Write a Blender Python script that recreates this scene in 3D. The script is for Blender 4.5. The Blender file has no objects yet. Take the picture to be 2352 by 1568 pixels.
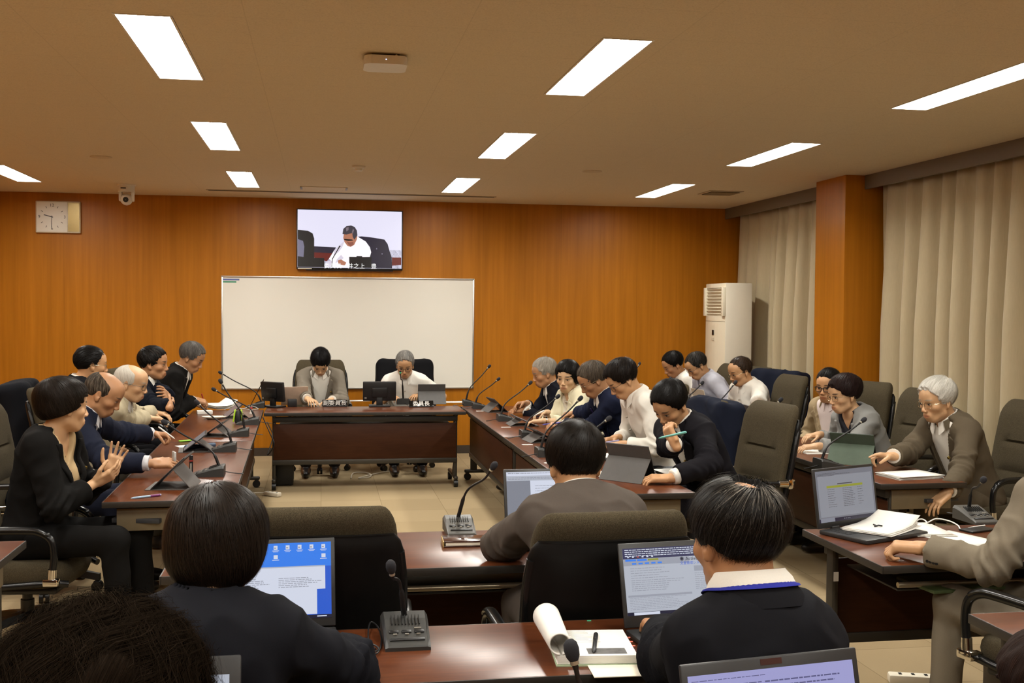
import bpy, bmesh, math, random
import numpy as np
from mathutils import Vector, Matrix, Euler

# ------------------------------------------------------------------ camera, world, exposure
SCN = bpy.context.scene
COL = SCN.collection
PI = math.pi
FPX, CXP, CYP, HCAM = 2550.0, 1176.0, 784.0, 1.656
CAM_R, CAM_U, CAM_F = (np.array(v) for v in ([0.98554754, -0.16920068, 0.00819585], [-0.00287349, 0.03167684, 0.99949403], [0.16937469, 0.98507244, -0.03073283]))
cam_data = bpy.data.cameras.new('camera')
cam_data.sensor_width = 36.0
cam_data.sensor_fit = 'HORIZONTAL'
cam_data.lens = FPX / 2352.0 * 36.0
cam_data.clip_start = 0.05
camera = bpy.data.objects.new('camera', cam_data)
COL.objects.link(camera)
camera.matrix_world = Matrix(((CAM_R[0], CAM_U[0], -CAM_F[0], 0.0), (CAM_R[1], CAM_U[1], -CAM_F[1], 0.0),
                              (CAM_R[2], CAM_U[2], -CAM_F[2], HCAM), (0, 0, 0, 1)))
SCN.camera = camera
SCN.view_settings.view_transform = 'Standard'
SCN.view_settings.look = 'None'
SCN.view_settings.gamma = 1.0
SCN.view_settings.use_curve_mapping = False
SCN.view_settings.exposure = 0.0
LAMP = 51.0                      # radiance of the recessed ceiling lamps
LAMP_COL = (1.0, 0.975, 0.90)
world = bpy.data.worlds.new('world')
SCN.world = world
world.use_nodes = True
world.node_tree.nodes['Background'].inputs[0].default_value = (0.02, 0.018, 0.015, 1)
world.node_tree.nodes['Background'].inputs[1].default_value = 0.3


def at(px, py, z=None, Y=None, X=None):
    """the point of the room that photograph pixel (px, py) looks at: on the plane z, Y or X"""
    d = CAM_F + CAM_R * (px - CXP) / FPX - CAM_U * (py - CYP) / FPX
    o = np.array([0.0, 0.0, HCAM])
    t = (z - HCAM) / d[2] if z is not None else (Y / d[1] if Y is not None else X / d[0])
    return o + d * t

# ------------------------------------------------------------------ object helpers
def link(o, parent=None):
    COL.objects.link(o)
    if parent is not None:
        o.parent = parent
    return o


def tag(o, label=None, cat=None, group=None, kind=None):
    if label: o['label'] = label
    if cat: o['category'] = cat
    if group: o['group'] = group
    if kind: o['kind'] = kind
    return o


def thing(name, label, cat, loc=(0, 0, 0), rz=0.0, group=None):
    o = bpy.data.objects.new(name, None)
    o.empty_display_size = 0.05
    o.location = loc
    o.rotation_euler = (0, 0, rz)
    link(o)
    return tag(o, label, cat, group)


def clone(o, parent=None):
    c = o.copy()
    COL.objects.link(c)
    if parent is not None:
        c.parent = parent
    for ch in list(o.children):
        clone(ch, c)
    return c


# ------------------------------------------------------------------ materials
MATS = {}


def nodes_of(name):
    m = bpy.data.materials.new(name)
    m.use_nodes = True
    nt = m.node_tree
    return m, nt, nt.nodes['Principled BSDF']


def N(nt, kind, **kw):
    n = nt.nodes.new(kind)
    for k, v in kw.items():
        if k.startswith('i_'):
            n.inputs[k[2:].replace('_', ' ')].default_value = v
        elif k.startswith('n'):
            n.inputs[int(k[1:])].default_value = v
        else:
            setattr(n, k, v)
    return n


def mathn(nt, op, a, b=None, clamp=False):
    n = nt.nodes.new('ShaderNodeMath')
    n.operation = op
    n.use_clamp = clamp
    for i, v in enumerate((a, b)):
        if v is None: continue
        if isinstance(v, (int, float)):
            n.inputs[i].default_value = v
        else:
            nt.links.new(v, n.inputs[i])
    return n.outputs[0]


def mixc(nt, fac, a, b, mode='MIX'):
    n = nt.nodes.new('ShaderNodeMix')
    n.data_type = 'RGBA'
    n.blend_type = mode
    for sock, v in ((n.inputs[0], fac), (n.inputs[6], a), (n.inputs[7], b)):
        if isinstance(v, (int, float)):
            sock.default_value = v
        elif isinstance(v, (tuple, list)):
            sock.default_value = (v[0], v[1], v[2], 1)
        else:
            nt.links.new(v, sock)
    return n.outputs[2]


def ramp(nt, fac, stops):
    n = nt.nodes.new('ShaderNodeValToRGB')
    nt.links.new(fac, n.inputs[0])
    el = n.color_ramp.elements
    while len(el) < len(stops):
        el.new(0.5)
    for e, (p, c) in zip(el, stops):
        e.position = p
        e.color = (c[0], c[1], c[2], 1)
    return n.outputs[0]


def noise(nt, scale, detail=2.0, vec=None, rough=0.5):
    n = N(nt, 'ShaderNodeTexNoise')
    n.inputs['Scale'].default_value = scale
    n.inputs['Detail'].default_value = detail
    n.inputs['Roughness'].default_value = rough
    if vec is not None:
        nt.links.new(vec, n.inputs['Vector'])
    return n.outputs['Fac']


def coords(nt, scale=(1, 1, 1), kind='Object'):
    tc = N(nt, 'ShaderNodeTexCoord')
    mp = N(nt, 'ShaderNodeMapping')
    mp.inputs['Scale'].default_value = scale
    nt.links.new(tc.outputs[kind], mp.inputs['Vector'])
    return mp.outputs[0]


def bump(nt, b, height, strength=0.2, dist=0.002):
    n = N(nt, 'ShaderNodeBump')
    n.inputs['Strength'].default_value = strength
    n.inputs['Distance'].default_value = dist
    nt.links.new(height, n.inputs['Height'])
    nt.links.new(n.outputs[0], b.inputs['Normal'])


def mat(name, col, rough=0.5, metal=0.0, var=0.12, vscale=30.0, bmp=0.0, bscale=200.0, spec=0.5, coat=0.0, sheen=0.0):
    """a plain procedural material: base colour with slight mottling, optional fine bump"""
    if name in MATS: return MATS[name]
    m, nt, b = nodes_of(name)
    v = coords(nt)
    f = noise(nt, vscale, 3.0, v)
    dark = tuple(c * (1 - var) for c in col)
    light = tuple(min(1, c * (1 + var)) for c in col)
    nt.links.new(mixc(nt, f, dark, light), b.inputs['Base Color'])
    b.inputs['Roughness'].default_value = rough
    b.inputs['Metallic'].default_value = metal
    b.inputs['Specular IOR Level'].default_value = spec
    b.inputs['Coat Weight'].default_value = coat
    b.inputs['Sheen Weight'].default_value = sheen
    if bmp:
        bump(nt, b, noise(nt, bscale, 2.0, v), bmp)
    MATS[name] = m
    return m


def emis(name, col, strength=1.0):
    if name in MATS: return MATS[name]
    m, nt, b = nodes_of(name)
    b.inputs['Base Color'].default_value = (0.01, 0.01, 0.01, 1)
    b.inputs['Roughness'].default_value = 0.25
    b.inputs['Emission Color'].default_value = (*col, 1)
    b.inputs['Emission Strength'].default_value = strength
    MATS[name] = m
    return m


def wood(name, dark, light, rough=0.3, scale=(1, 1, 1), coat=0.0, seams=None, gscale=18.0, spec=0.5, kind='Object'):
    if name in MATS: return MATS[name]
    m, nt, b = nodes_of(name)
    v = coords(nt, scale, kind)
    f1 = noise(nt, gscale, 6.0, v, 0.6)
    f2 = noise(nt, gscale * 0.22, 2.0, v)
    f = mathn(nt, 'ADD', mathn(nt, 'MULTIPLY', f1, 0.6), mathn(nt, 'MULTIPLY', f2, 0.4))
    mid = tuple((a + c) / 2 for a, c in zip(dark, light))
    col = ramp(nt, f, [(0.32, dark), (0.5, mid), (0.68, light)])
    if seams:
        ax, step, w = seams
        sep = N(nt, 'ShaderNodeSeparateXYZ')
        nt.links.new(coords(nt, (1, 1, 1), kind), sep.inputs[0])
        fr = mathn(nt, 'FRACT', mathn(nt, 'DIVIDE', sep.outputs[ax], step))
        line = mathn(nt, 'LESS_THAN', fr, w / step)
        col = mixc(nt, mathn(nt, 'MULTIPLY', line, 0.28), col, tuple(c * 0.3 for c in dark))
    nt.links.new(col, b.inputs['Base Color'])
    b.inputs['Roughness'].default_value = rough
    b.inputs['Coat Weight'].default_value = coat
    b.inputs['Specular IOR Level'].default_value = spec
    bump(nt, b, f1, 0.06, 0.001)
    MATS[name] = m
    return m


# ------------------------------------------------------------------ mesh builder
class MB:
    def __init__(s):
        s.v, s.f, s.mi, s.sm = [], [], [], []

    def add(s, verts, faces, mi=0, smooth=False, M=None):
        o = len(s.v)
        for p in verts:
            p = Vector(p)
            s.v.append(tuple(M @ p if M else p))
        for f in faces:
            s.f.append(tuple(i + o for i in f))
            s.mi.append(mi)
            s.sm.append(smooth)
        return s

    def bm(s, bm, mi=0, smooth=False, M=None):
        bm.verts.index_update()
        s.add([v.co.copy() for v in bm.verts], [[v.index for v in f.verts] for f in bm.faces], mi, smooth, M)
        bm.free()
        return s

    def box(s, c, size, mi=0, bev=0.0, seg=2, rot=None, M=None, taper=None):
        bm = bmesh.new()
        bmesh.ops.create_cube(bm, size=1.0)
        for v in bm.verts:
            if taper and v.co.z > 0:
                v.co.x *= taper[0]
                v.co.y *= taper[1]
            v.co = Vector((v.co.x * size[0], v.co.y * size[1], v.co.z * size[2]))
        if bev > 0:
            bmesh.ops.bevel(bm, geom=bm.edges[:], offset=min(bev, min(size) * 0.49), segments=seg, profile=0.5, affect='EDGES', clamp_overlap=True)
        T = Matrix.Translation(c)
        if rot is not None:
            T = T @ Euler(rot).to_matrix().to_4x4()
        if M: T = M @ T
        return s.bm(bm, mi, bev > 0, T)

    def tube(s, pts, r, mi=0, seg=10, caps=True, M=None, closed=False, flat=1.0):
        pts = [Vector(p) for p in pts]
        n = len(pts)
        rs = r if isinstance(r, (list, tuple)) else [r] * n
        verts, faces = [], []
        prev = None
        for i, p in enumerate(pts):
            if closed:
                t = (pts[(i + 1) % n] - pts[i - 1]).normalized()
            else:
                t = (pts[min(i + 1, n - 1)] - pts[max(i - 1, 0)])
                t = t.normalized() if t.length > 1e-9 else Vector((0, 0, 1))
            if prev is None:
                a = t.orthogonal().normalized() if abs(t.z) > 0.95 else t.cross(Vector((0, 0, 1))).normalized()
            else:
                a = (prev - t * prev.dot(t))
                a = a.normalized() if a.length > 1e-6 else t.orthogonal().normalized()
            prev = a
            b = t.cross(a)
            for k in range(seg):
                th = 2 * PI * k / seg
                verts.append(p + (a * math.cos(th) + b * math.sin(th) * flat) * rs[i])
        m = n if closed else n - 1
        for i in range(m):
            for k in range(seg):
                j = (i + 1) % n
                faces.append((i * seg + k, i * seg + (k + 1) % seg, j * seg + (k + 1) % seg, j * seg + k))
        if caps and not closed:
            faces.append(tuple(range(seg - 1, -1, -1)))
            faces.append(tuple((n - 1) * seg + k for k in range(seg)))
        return s.add(verts, faces, mi, True, M)

    def lathe(s, prof, mi=0, seg=20, M=None, smooth=True):
        """prof: list of (radius, z) turned about the z axis"""
        verts, faces = [], []
        for r, z in prof:
            for k in range(seg):
                a = 2 * PI * k / seg
                verts.append((r * math.cos(a), r * math.sin(a), z))
        for i in range(len(prof) - 1):
            for k in range(seg):
                faces.append((i * seg + k, i * seg + (k + 1) % seg, (i + 1) * seg + (k + 1) % seg, (i + 1) * seg + k))
        faces.append(tuple(range(seg - 1, -1, -1)))
        faces.append(tuple((len(prof) - 1) * seg + k for k in range(seg)))
        return s.add(verts, faces, mi, smooth, M)

    def cyl(s, a, b, r, mi=0, seg=16):
        return s.tube([a, b], r, mi, seg)

    def loft(s, rings, mi=0, caps=True, smooth=True, M=None, wrap=True):
        n = len(rings[0])
        verts = [p for ring in rings for p in ring]
        faces = []
        for i in range(len(rings) - 1):
            for k in range(n if wrap else n - 1):
                faces.append((i * n + k, i * n + (k + 1) % n, (i + 1) * n + (k + 1) % n, (i + 1) * n + k))
        if caps and wrap:
            faces.append(tuple(range(n - 1, -1, -1)))
            faces.append(tuple((len(rings) - 1) * n + k for k in range(n)))
        return s.add(verts, faces, mi, smooth, M)

    def grid(s, P, mi=0, smooth=True, M=None):
        """P[i][j] points of an open sheet"""
        n = len(P[0])
        return s.loft(P, mi, False, smooth, M, wrap=False)

    def prism(s, poly, h0, h1, mi=0, M=None, smooth=False):
        """extrude the (x, y) polygon from z=h0 to z=h1"""
        n = len(poly)
        verts = [(x, y, h0) for x, y in poly] + [(x, y, h1) for x, y in poly]
        faces = [tuple(range(n - 1, -1, -1)), tuple(range(n, 2 * n))]
        faces += [(k, (k + 1) % n, n + (k + 1) % n, n + k) for k in range(n)]
        return s.add(verts, faces, mi, smooth, M)

    def mesh(s, name, mats):
        me = bpy.data.meshes.new(name)
        me.from_pydata(s.v, [], s.f)
        for m in (mats if isinstance(mats, (list, tuple)) else [mats]):
            me.materials.append(m)
        me.polygons.foreach_set('material_index', s.mi)
        me.polygons.foreach_set('use_smooth', s.sm)
        bm = bmesh.new()
        bm.from_mesh(me)
        bmesh.ops.recalc_face_normals(bm, faces=bm.faces[:])
        for e in bm.edges:
            if len(e.link_faces) == 2 and e.calc_face_angle(0) > 0.75:
                e.smooth = False
        bm.to_mesh(me)
        bm.free()
        me.update()
        return me

    def build(s, name, mats, parent=None, loc=None, rot=None, label=None):
        o = bpy.data.objects.new(name, s.mesh(name, mats))
        if loc is not None: o.location = loc
        if rot is not None: o.rotation_euler = rot
        link(o, parent)
        if label: o['label'] = label
        return o


def rrect(w, h, r, seg=5):
    out = []
    for cx, cy, a0 in ((w / 2 - r, h / 2 - r, 0), (-w / 2 + r, h / 2 - r, PI / 2), (-w / 2 + r, -h / 2 + r, PI), (w / 2 - r, -h / 2 + r, 1.5 * PI)):
        for k in range(seg + 1):
            a = a0 + PI / 2 * k / seg
            out.append((cx + r * math.cos(a), cy + r * math.sin(a)))
    return out


def bez(pts, n=16):
    """smooth curve through the points (Catmull-Rom)"""
    P = [Vector(p) for p in pts]
    P = [P[0] * 2 - P[1]] + P + [P[-1] * 2 - P[-2]]
    out = []
    segs = len(P) - 3
    per = max(2, n // segs)
    for i in range(1, len(P) - 2):
        for k in range(per):
            t = k / per
            a, b, c, d = P[i - 1], P[i], P[i + 1], P[i + 2]
            out.append(0.5 * ((2 * b) + (c - a) * t + (2 * a - 5 * b + 4 * c - d) * t * t + (3 * b - a - 3 * c + d) * t ** 3))
    out.append(P[-2])
    return out


def text_part(name, body, size, m, parent, M, depth=0.0004, align='CENTER', label=None, sx=1.0):
    cu = bpy.data.curves.new(name, 'FONT')
    cu.body = body
    cu.size = size
    cu.align_x = align
    cu.align_y = 'CENTER'
    cu.extrude = depth
    cu.resolution_u = 3
    o = bpy.data.objects.new(name, cu)
    COL.objects.link(o)
    dg = bpy.context.evaluated_depsgraph_get()
    me = bpy.data.meshes.new_from_object(o.evaluated_get(dg), depsgraph=dg)
    me.name = name
    COL.objects.unlink(o)
    bpy.data.objects.remove(o)
    bpy.data.curves.remove(cu)
    me.materials.clear()
    me.materials.append(m)
    me.transform(Matrix.Diagonal((sx, 1, 1, 1)))
    ob = bpy.data.objects.new(name, me)
    ob.matrix_local = M
    link(ob, parent)
    if label: ob['label'] = label
    return ob


# ------------------------------------------------------------------ smooth solids from distance fields (bodies, garments, hair)
def V3(*a):
    return np.array(a, dtype=np.float64)


def unit(v):
    v = np.asarray(v, dtype=np.float64)
    return v / (np.linalg.norm(v) + 1e-12)


def cap(a, b, ra, rb=None):
    return ('cap', np.asarray(a, float), np.asarray(b, float), ra, ra if rb is None else rb)


def ell(c, A, r):
    """A: rows are the three axes, r: three radii"""
    return ('ell', np.asarray(c, float), np.asarray(A, float), np.asarray(r, float))


def rbox(c, A, half, rnd):
    return ('box', np.asarray(c, float), np.asarray(A, float), np.asarray(half, float), rnd)


def bounds(p):
    if p[0] == 'cap':
        m = max(p[3], p[4])
        return np.minimum(p[1], p[2]) - m, np.maximum(p[1], p[2]) + m
    if p[0] == 'ell':
        e = np.sqrt(((p[2] * p[3][:, None]) ** 2).sum(0))
        return p[1] - e, p[1] + e
    e = (np.abs(p[2]) * (p[3] + p[4])[:, None]).sum(0)
    return p[1] - e, p[1] + e


def dist(p, X, Y, Z):
    if p[0] == 'cap':
        a, b = p[1], p[2]
        ab = b - a
        L2 = max(float(ab @ ab), 1e-12)
        dx, dy, dz = X - a[0], Y - a[1], Z - a[2]
        t = np.clip((dx * ab[0] + dy * ab[1] + dz * ab[2]) / L2, 0, 1)
        return np.sqrt((dx - t * ab[0]) ** 2 + (dy - t * ab[1]) ** 2 + (dz - t * ab[2]) ** 2) - (p[3] + (p[4] - p[3]) * t)
    c, A, r = p[1], p[2], p[3]
    dx, dy, dz = X - c[0], Y - c[1], Z - c[2]
    q = [dx * A[i][0] + dy * A[i][1] + dz * A[i][2] for i in range(3)]
    if p[0] == 'ell':
        k0 = np.sqrt((q[0] / r[0]) ** 2 + (q[1] / r[1]) ** 2 + (q[2] / r[2]) ** 2)
        k1 = np.sqrt((q[0] / r[0] ** 2) ** 2 + (q[1] / r[1] ** 2) ** 2 + (q[2] / r[2] ** 2) ** 2)
        return k0 * (k0 - 1.0) / (k1 + 1e-9)
    q = [np.abs(q[i]) - r[i] for i in range(3)]
    return np.sqrt(sum(np.maximum(u, 0) ** 2 for u in q)) + np.minimum(np.maximum(q[0], np.maximum(q[1], q[2])), 0) - p[4]


def smin(a, b, k):
    if k <= 0: return np.minimum(a, b)
    h = np.maximum(k - np.abs(a - b), 0) / k
    return np.minimum(a, b) - h * h * k * 0.25


class Field:
    def __init__(s, lo, hi, h):
        s.h = h
        s.o = np.floor(np.asarray(lo, float) / h).astype(int)
        s.n = np.ceil(np.asarray(hi, float) / h).astype(int) - s.o + 1
        s.a = np.full(tuple(s.n), 1.0, np.float32)

    @staticmethod
    def around(prims, h, pad=0.03):
        b = [bounds(p) for p in prims]
        return Field(np.min([x[0] for x in b], 0) - pad, np.max([x[1] for x in b], 0) + pad, h)

    def axes(s, sl=None):
        g = [((np.arange(s.n[i]) + s.o[i]) * s.h).astype(np.float32) for i in range(3)]
        if sl: g = [g[i][sl[i]] for i in range(3)]
        return g[0][:, None, None], g[1][None, :, None], g[2][None, None, :]

    def sl(s, lo, hi):
        out = []
        for i in range(3):
            a = int(np.floor(lo[i] / s.h)) - s.o[i]
            b = int(np.ceil(hi[i] / s.h)) - s.o[i] + 1
            out.append(slice(max(a, 0), max(min(b, s.n[i]), 0)))
        return tuple(out)

    def add(s, p, k=0.0, infl=0.0):
        lo, hi = bounds(p)
        m = k + infl + 2.5 * s.h
        sl = s.sl(lo - m, hi + m)
        if s.a[sl].size == 0: return
        s.a[sl] = smin(s.a[sl], (dist(p, *s.axes(sl)) - infl).astype(np.float32), k)

    def sub(s, p, k=0.0):
        lo, hi = bounds(p)
        m = k + 2.5 * s.h
        sl = s.sl(lo - m, hi + m)
        if s.a[sl].size == 0: return
        s.a[sl] = -smin(-s.a[sl], dist(p, *s.axes(sl)).astype(np.float32), k)

    def cut(s, fn, k=0.0):
        """remove where fn(X, Y, Z) < 0"""
        s.a = -smin(-s.a, fn(*s.axes()).astype(np.float32), k)

    def merge(s, other, k=0.0):
        sl = tuple(slice(other.o[i] - s.o[i], other.o[i] - s.o[i] + other.n[i]) for i in range(3))
        s.a[sl] = smin(s.a[sl], other.a, k)

    def surface(s):
        """naive surface nets -> verts, quads"""
        A = s.a
        ins = A < 0
        for i in range(3):                                       # keep the surface off the border
            sl = [slice(None)] * 3
            for e in (0, -1):
                sl[i] = e
                ins[tuple(sl)] = False
        cnt = np.zeros(tuple(x - 1 for x in ins.shape), np.uint8)
        for dx in (0, 1):
            for dy in (0, 1):
                for dz in (0, 1):
                    cnt += ins[dx:ins.shape[0] - 1 + dx, dy:ins.shape[1] - 1 + dy, dz:ins.shape[2] - 1 + dz]
        I = np.argwhere((cnt > 0) & (cnt < 8))
        if len(I) == 0:
            return np.zeros((0, 3)), np.zeros((0, 4), int)
        dims = np.array(cnt.shape)
        flat = (I[:, 0] * dims[1] + I[:, 1]) * dims[2] + I[:, 2]
        corner = [(dx, dy, dz) for dx in (0, 1) for dy in (0, 1) for dz in (0, 1)]
        val = np.stack([A[I[:, 0] + c[0], I[:, 1] + c[1], I[:, 2] + c[2]] for c in corner], 1)
        inn = np.stack([ins[I[:, 0] + c[0], I[:, 1] + c[1], I[:, 2] + c[2]] for c in corner], 1)
        acc = np.zeros((len(I), 3))
        w = np.zeros(len(I))
        for a in range(8):
            for b in range(a + 1, 8):
                ca, cb = np.array(corner[a]), np.array(corner[b])
                if np.abs(ca - cb).sum() != 1: continue
                x = inn[:, a] != inn[:, b]
                va, vb = val[:, a], val[:, b]
                den = va - vb
                t = np.clip(np.where(np.abs(den) > 1e-9, va / np.where(np.abs(den) > 1e-9, den, 1), 0.5), 0.0, 1.0)
                acc += np.where(x[:, None], ca + t[:, None] * (cb - ca), 0)
                w += x
        verts = (I + acc / w[:, None] + s.o) * s.h
        quads = []
        for ax in range(3):
            u, v = (ax + 1) % 3, (ax + 2) % 3
            sa = [slice(None)] * 3
            sb = [slice(None)] * 3
            sa[ax], sb[ax] = slice(0, -1), slice(1, None)
            a, b = ins[tuple(sa)], ins[tuple(sb)]
            E = np.argwhere(a != b)
            E = E[(E[:, u] > 0) & (E[:, v] > 0) & (E[:, u] < dims[u]) & (E[:, v] < dims[v])]
            if len(E) == 0: continue
            up = a[E[:, 0], E[:, 1], E[:, 2]]
            q = []
            for du, dv in ((-1, -1), (0, -1), (0, 0), (-1, 0)):
                c = E.copy()
                c[:, u] += du
                c[:, v] += dv
                q.append(np.searchsorted(flat, (c[:, 0] * dims[1] + c[:, 1]) * dims[2] + c[:, 2]))
            q = np.stack(q, 1)
            quads.append(np.where(up[:, None], q, q[:, ::-1]))
        return verts, np.concatenate(quads)


def relax(v, q, it=1, f=0.5):
    e = np.concatenate([q[:, [0, 1]], q[:, [1, 2]], q[:, [2, 3]], q[:, [3, 0]]])
    n = len(v)
    deg = np.maximum(np.bincount(e[:, 0], minlength=n), 1)
    for _ in range(it):
        m = np.stack([np.bincount(e[:, 0], v[e[:, 1], k], n) for k in range(3)], 1) / deg[:, None]
        v = v + (m - v) * f
    return v


def normals(v, q):
    fn = np.cross(v[q[:, 2]] - v[q[:, 0]], v[q[:, 3]] - v[q[:, 1]])
    out = np.zeros_like(v)
    for k in range(4):
        for c in range(3):
            out[:, c] += np.bincount(q[:, k], fn[:, c], len(v))
    return out / (np.linalg.norm(out, axis=1, keepdims=True) + 1e-12)


def mesh_obj(name, v, q, m, parent=None, origin=(0, 0, 0), attrs=None):
    me = bpy.data.meshes.new(name)
    v = v - np.asarray(origin, float)
    me.vertices.add(len(v))
    me.vertices.foreach_set('co', v.astype(np.float32).ravel())
    k = q.shape[1]
    me.loops.add(len(q) * k)
    me.loops.foreach_set('vertex_index', q.astype(np.int32).ravel())
    me.polygons.add(len(q))
    me.polygons.foreach_set('loop_start', (np.arange(len(q)) * k).astype(np.int32))
    me.polygons.foreach_set('loop_total', np.full(len(q), k, np.int32))
    me.polygons.foreach_set('use_smooth', np.ones(len(q), bool))
    me.materials.append(m)
    for an, data in (attrs or {}).items():
        at_ = me.attributes.new(an, 'FLOAT_VECTOR', 'POINT')
        at_.data.foreach_set('vector', data.astype(np.float32).ravel())
    me.update(calc_edges=True)
    me.validate()
    o = bpy.data.objects.new(name, me)
    return link(o, parent)


def ripple(p, seed, freq, n=6):
    """smooth pseudo-noise in [-1, 1] made of a few warped waves"""
    rs = np.random.RandomState(seed)
    w = p + 0.35 / freq * np.sin(p[:, [1, 2, 0]] * freq * 1.3 + rs.rand(3) * 6)
    out = np.zeros(len(p))
    for i in range(n):
        d = rs.randn(3)
        d /= np.linalg.norm(d)
        out += np.sin(w @ d * freq * (0.7 + 0.9 * rs.rand()) + rs.rand() * 6.28)
    return out / n * 1.6

# ------------------------------------------------------------------ the room
XL, XR, YB, YF, HC = -3.75, 4.95, 12.456, -2.6, 2.83
WALL = wood('wall_veneer', (0.33, 0.116, 0.0055), (0.45, 0.162, 0.0095), 0.38, (5.0, 5.0, 0.16), 0.0, (0, 0.90, 0.005), 6.0, 0.18)
WALLY = wood('pillar_veneer', (0.33, 0.116, 0.0055), (0.45, 0.162, 0.0095), 0.38, (5.0, 5.0, 0.16), 0.0, None, 6.0, 0.18)


def floor_mat():
    m, nt, b = nodes_of('carpet_tiles')
    v = coords(nt)
    ch = N(nt, 'ShaderNodeTexChecker')
    ch.inputs['Scale'].default_value = 2.0
    nt.links.new(v, ch.inputs['Vector'])
    fine = noise(nt, 420, 3, v)
    big = noise(nt, 1.4, 3, v)
    c = mixc(nt, ch.outputs['Fac'], (0.40, 0.305, 0.18), (0.36, 0.272, 0.158))
    c = mixc(nt, mathn(nt, 'MULTIPLY', fine, 0.5), c, (0.25, 0.19, 0.10))
    c = mixc(nt, mathn(nt, 'MULTIPLY', big, 0.3), c, (0.34, 0.25, 0.14))
    sep = N(nt, 'ShaderNodeSeparateXYZ')
    nt.links.new(v, sep.inputs[0])
    for ax in (0, 1):
        fr = mathn(nt, 'FRACT', mathn(nt, 'MULTIPLY', sep.outputs[ax], 2.0))
        c = mixc(nt, mathn(nt, 'MULTIPLY', mathn(nt, 'LESS_THAN', fr, 0.012), 0.5), c, (0.16, 0.12, 0.06))
    nt.links.new(c, b.inputs['Base Color'])
    b.inputs['Roughness'].default_value = 0.95
    b.inputs['Specular IOR Level'].default_value = 0.1
    bump(nt, b, fine, 0.4, 0.004)
    return m


def ceil_mat():
    m, nt, b = nodes_of('ceiling_board')
    v = coords(nt, (1, 2.6, 1))
    f = noise(nt, 150, 2, v)
    sp = ramp(nt, f, [(0.34, (0.60, 0.51, 0.36)), (0.46, (0.70, 0.60, 0.43)), (0.7, (0.74, 0.64, 0.46))])
    sep = N(nt, 'ShaderNodeSeparateXYZ')
    nt.links.new(coords(nt), sep.inputs[0])
    c = sp
    for ax, st in ((0, 0.91), (1, 0.455)):
        fr = mathn(nt, 'FRACT', mathn(nt, 'DIVIDE', mathn(nt, 'ADD', sep.outputs[ax], 0.31), st))
        c = mixc(nt, mathn(nt, 'MULTIPLY', mathn(nt, 'LESS_THAN', fr, 0.004 / st), 0.25), c, (0.40, 0.33, 0.21))
    nt.links.new(c, b.inputs['Base Color'])
    b.inputs['Roughness'].default_value = 0.9
    bump(nt, b, f, 0.25, 0.003)
    return m


def struct(o):
    o['kind'] = 'structure'
    return o


struct(MB().box(((XL + XR) / 2, (YB + YF) / 2, -.05), (XR - XL + .4, YB - YF + .4, .1)).build('floor', floor_mat()))
struct(MB().box(((XL + XR) / 2, YB + .05, HC / 2), (XR - XL + .4, .1, HC + .3)).build('wall_back', WALL))
struct(MB().box(((XL + XR) / 2, YF - .05, HC / 2), (XR - XL + .4, .1, HC + .3)).build('wall_front', WALL))
struct(MB().box((XL - .05, (YB + YF) / 2, HC / 2), (.1, YB - YF + .4, HC + .3)).build('wall_left', WALLY))
struct(MB().box((XR + .05, (YB + YF) / 2, HC / 2), (.1, YB - YF + .4, HC + .3)).build('wall_right', WALLY))
struct(MB().box(((XL + 4.9) / 2, YB - .006, .045), (4.9 - XL, .012, .09)).build('baseboard_back', mat('baseboard_vinyl', (.045, .03, .02), .5)))
struct(MB().box((4.72, 9.35, HC / 2), (.46, .58, HC)).build('pillar', WALLY))
FAS = mat('fascia_paint', (.16, .125, .085), .6, var=.05)
for nm, y0, y1 in (('trim_1', 9.64, YB), ('trim_2', YF, 9.06)):
    struct(MB().box((4.68, (y0 + y1) / 2, HC - .06), (.025, y1 - y0, .12)).build(nm, FAS))
    struct(MB().box((4.82, (y0 + y1) / 2, HC - .03), (.26, y1 - y0, .02)).build('trim_' + ('3' if nm == 'trim_1' else '4'), FAS))

# ceiling with openings for the recessed lamps
LX = [(-2.89, -2.66), (-.835, -.605), (1.205, 1.435), (3.255, 3.485)]
LY = [(-.62, .68), (2.06, 3.36), (4.73, 6.03), (7.40, 8.70), (10.06, 11.40)]
xs = sorted({XL - .1, XR + .1, *[a for p in LX for a in p]})
ys = sorted({YF - .1, YB + .1, *[a for p in LY for a in p]})
mb = MB()
for i in range(len(xs) - 1):
    for j in range(len(ys) - 1):
        if (xs[i], xs[i + 1]) in LX and (ys[j], ys[j + 1]) in LY: continue
        mb.add([(xs[i], ys[j], HC), (xs[i], ys[j + 1], HC), (xs[i + 1], ys[j + 1], HC), (xs[i + 1], ys[j], HC)], [(0, 1, 2, 3)])
struct(mb.build('ceiling', ceil_mat()))
struct(MB().box(((XL + XR) / 2, (YB + YF) / 2, HC + .3), (XR - XL + .4, YB - YF + .4, .04)).build('roof', mat('slab', (.3, .3, .3), .9)))
LAMP_W = mat('lamp_housing', (.75, .72, .66), .35, var=.02)
LAMP_E = emis('lamp_diffuser', LAMP_COL, LAMP)


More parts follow.
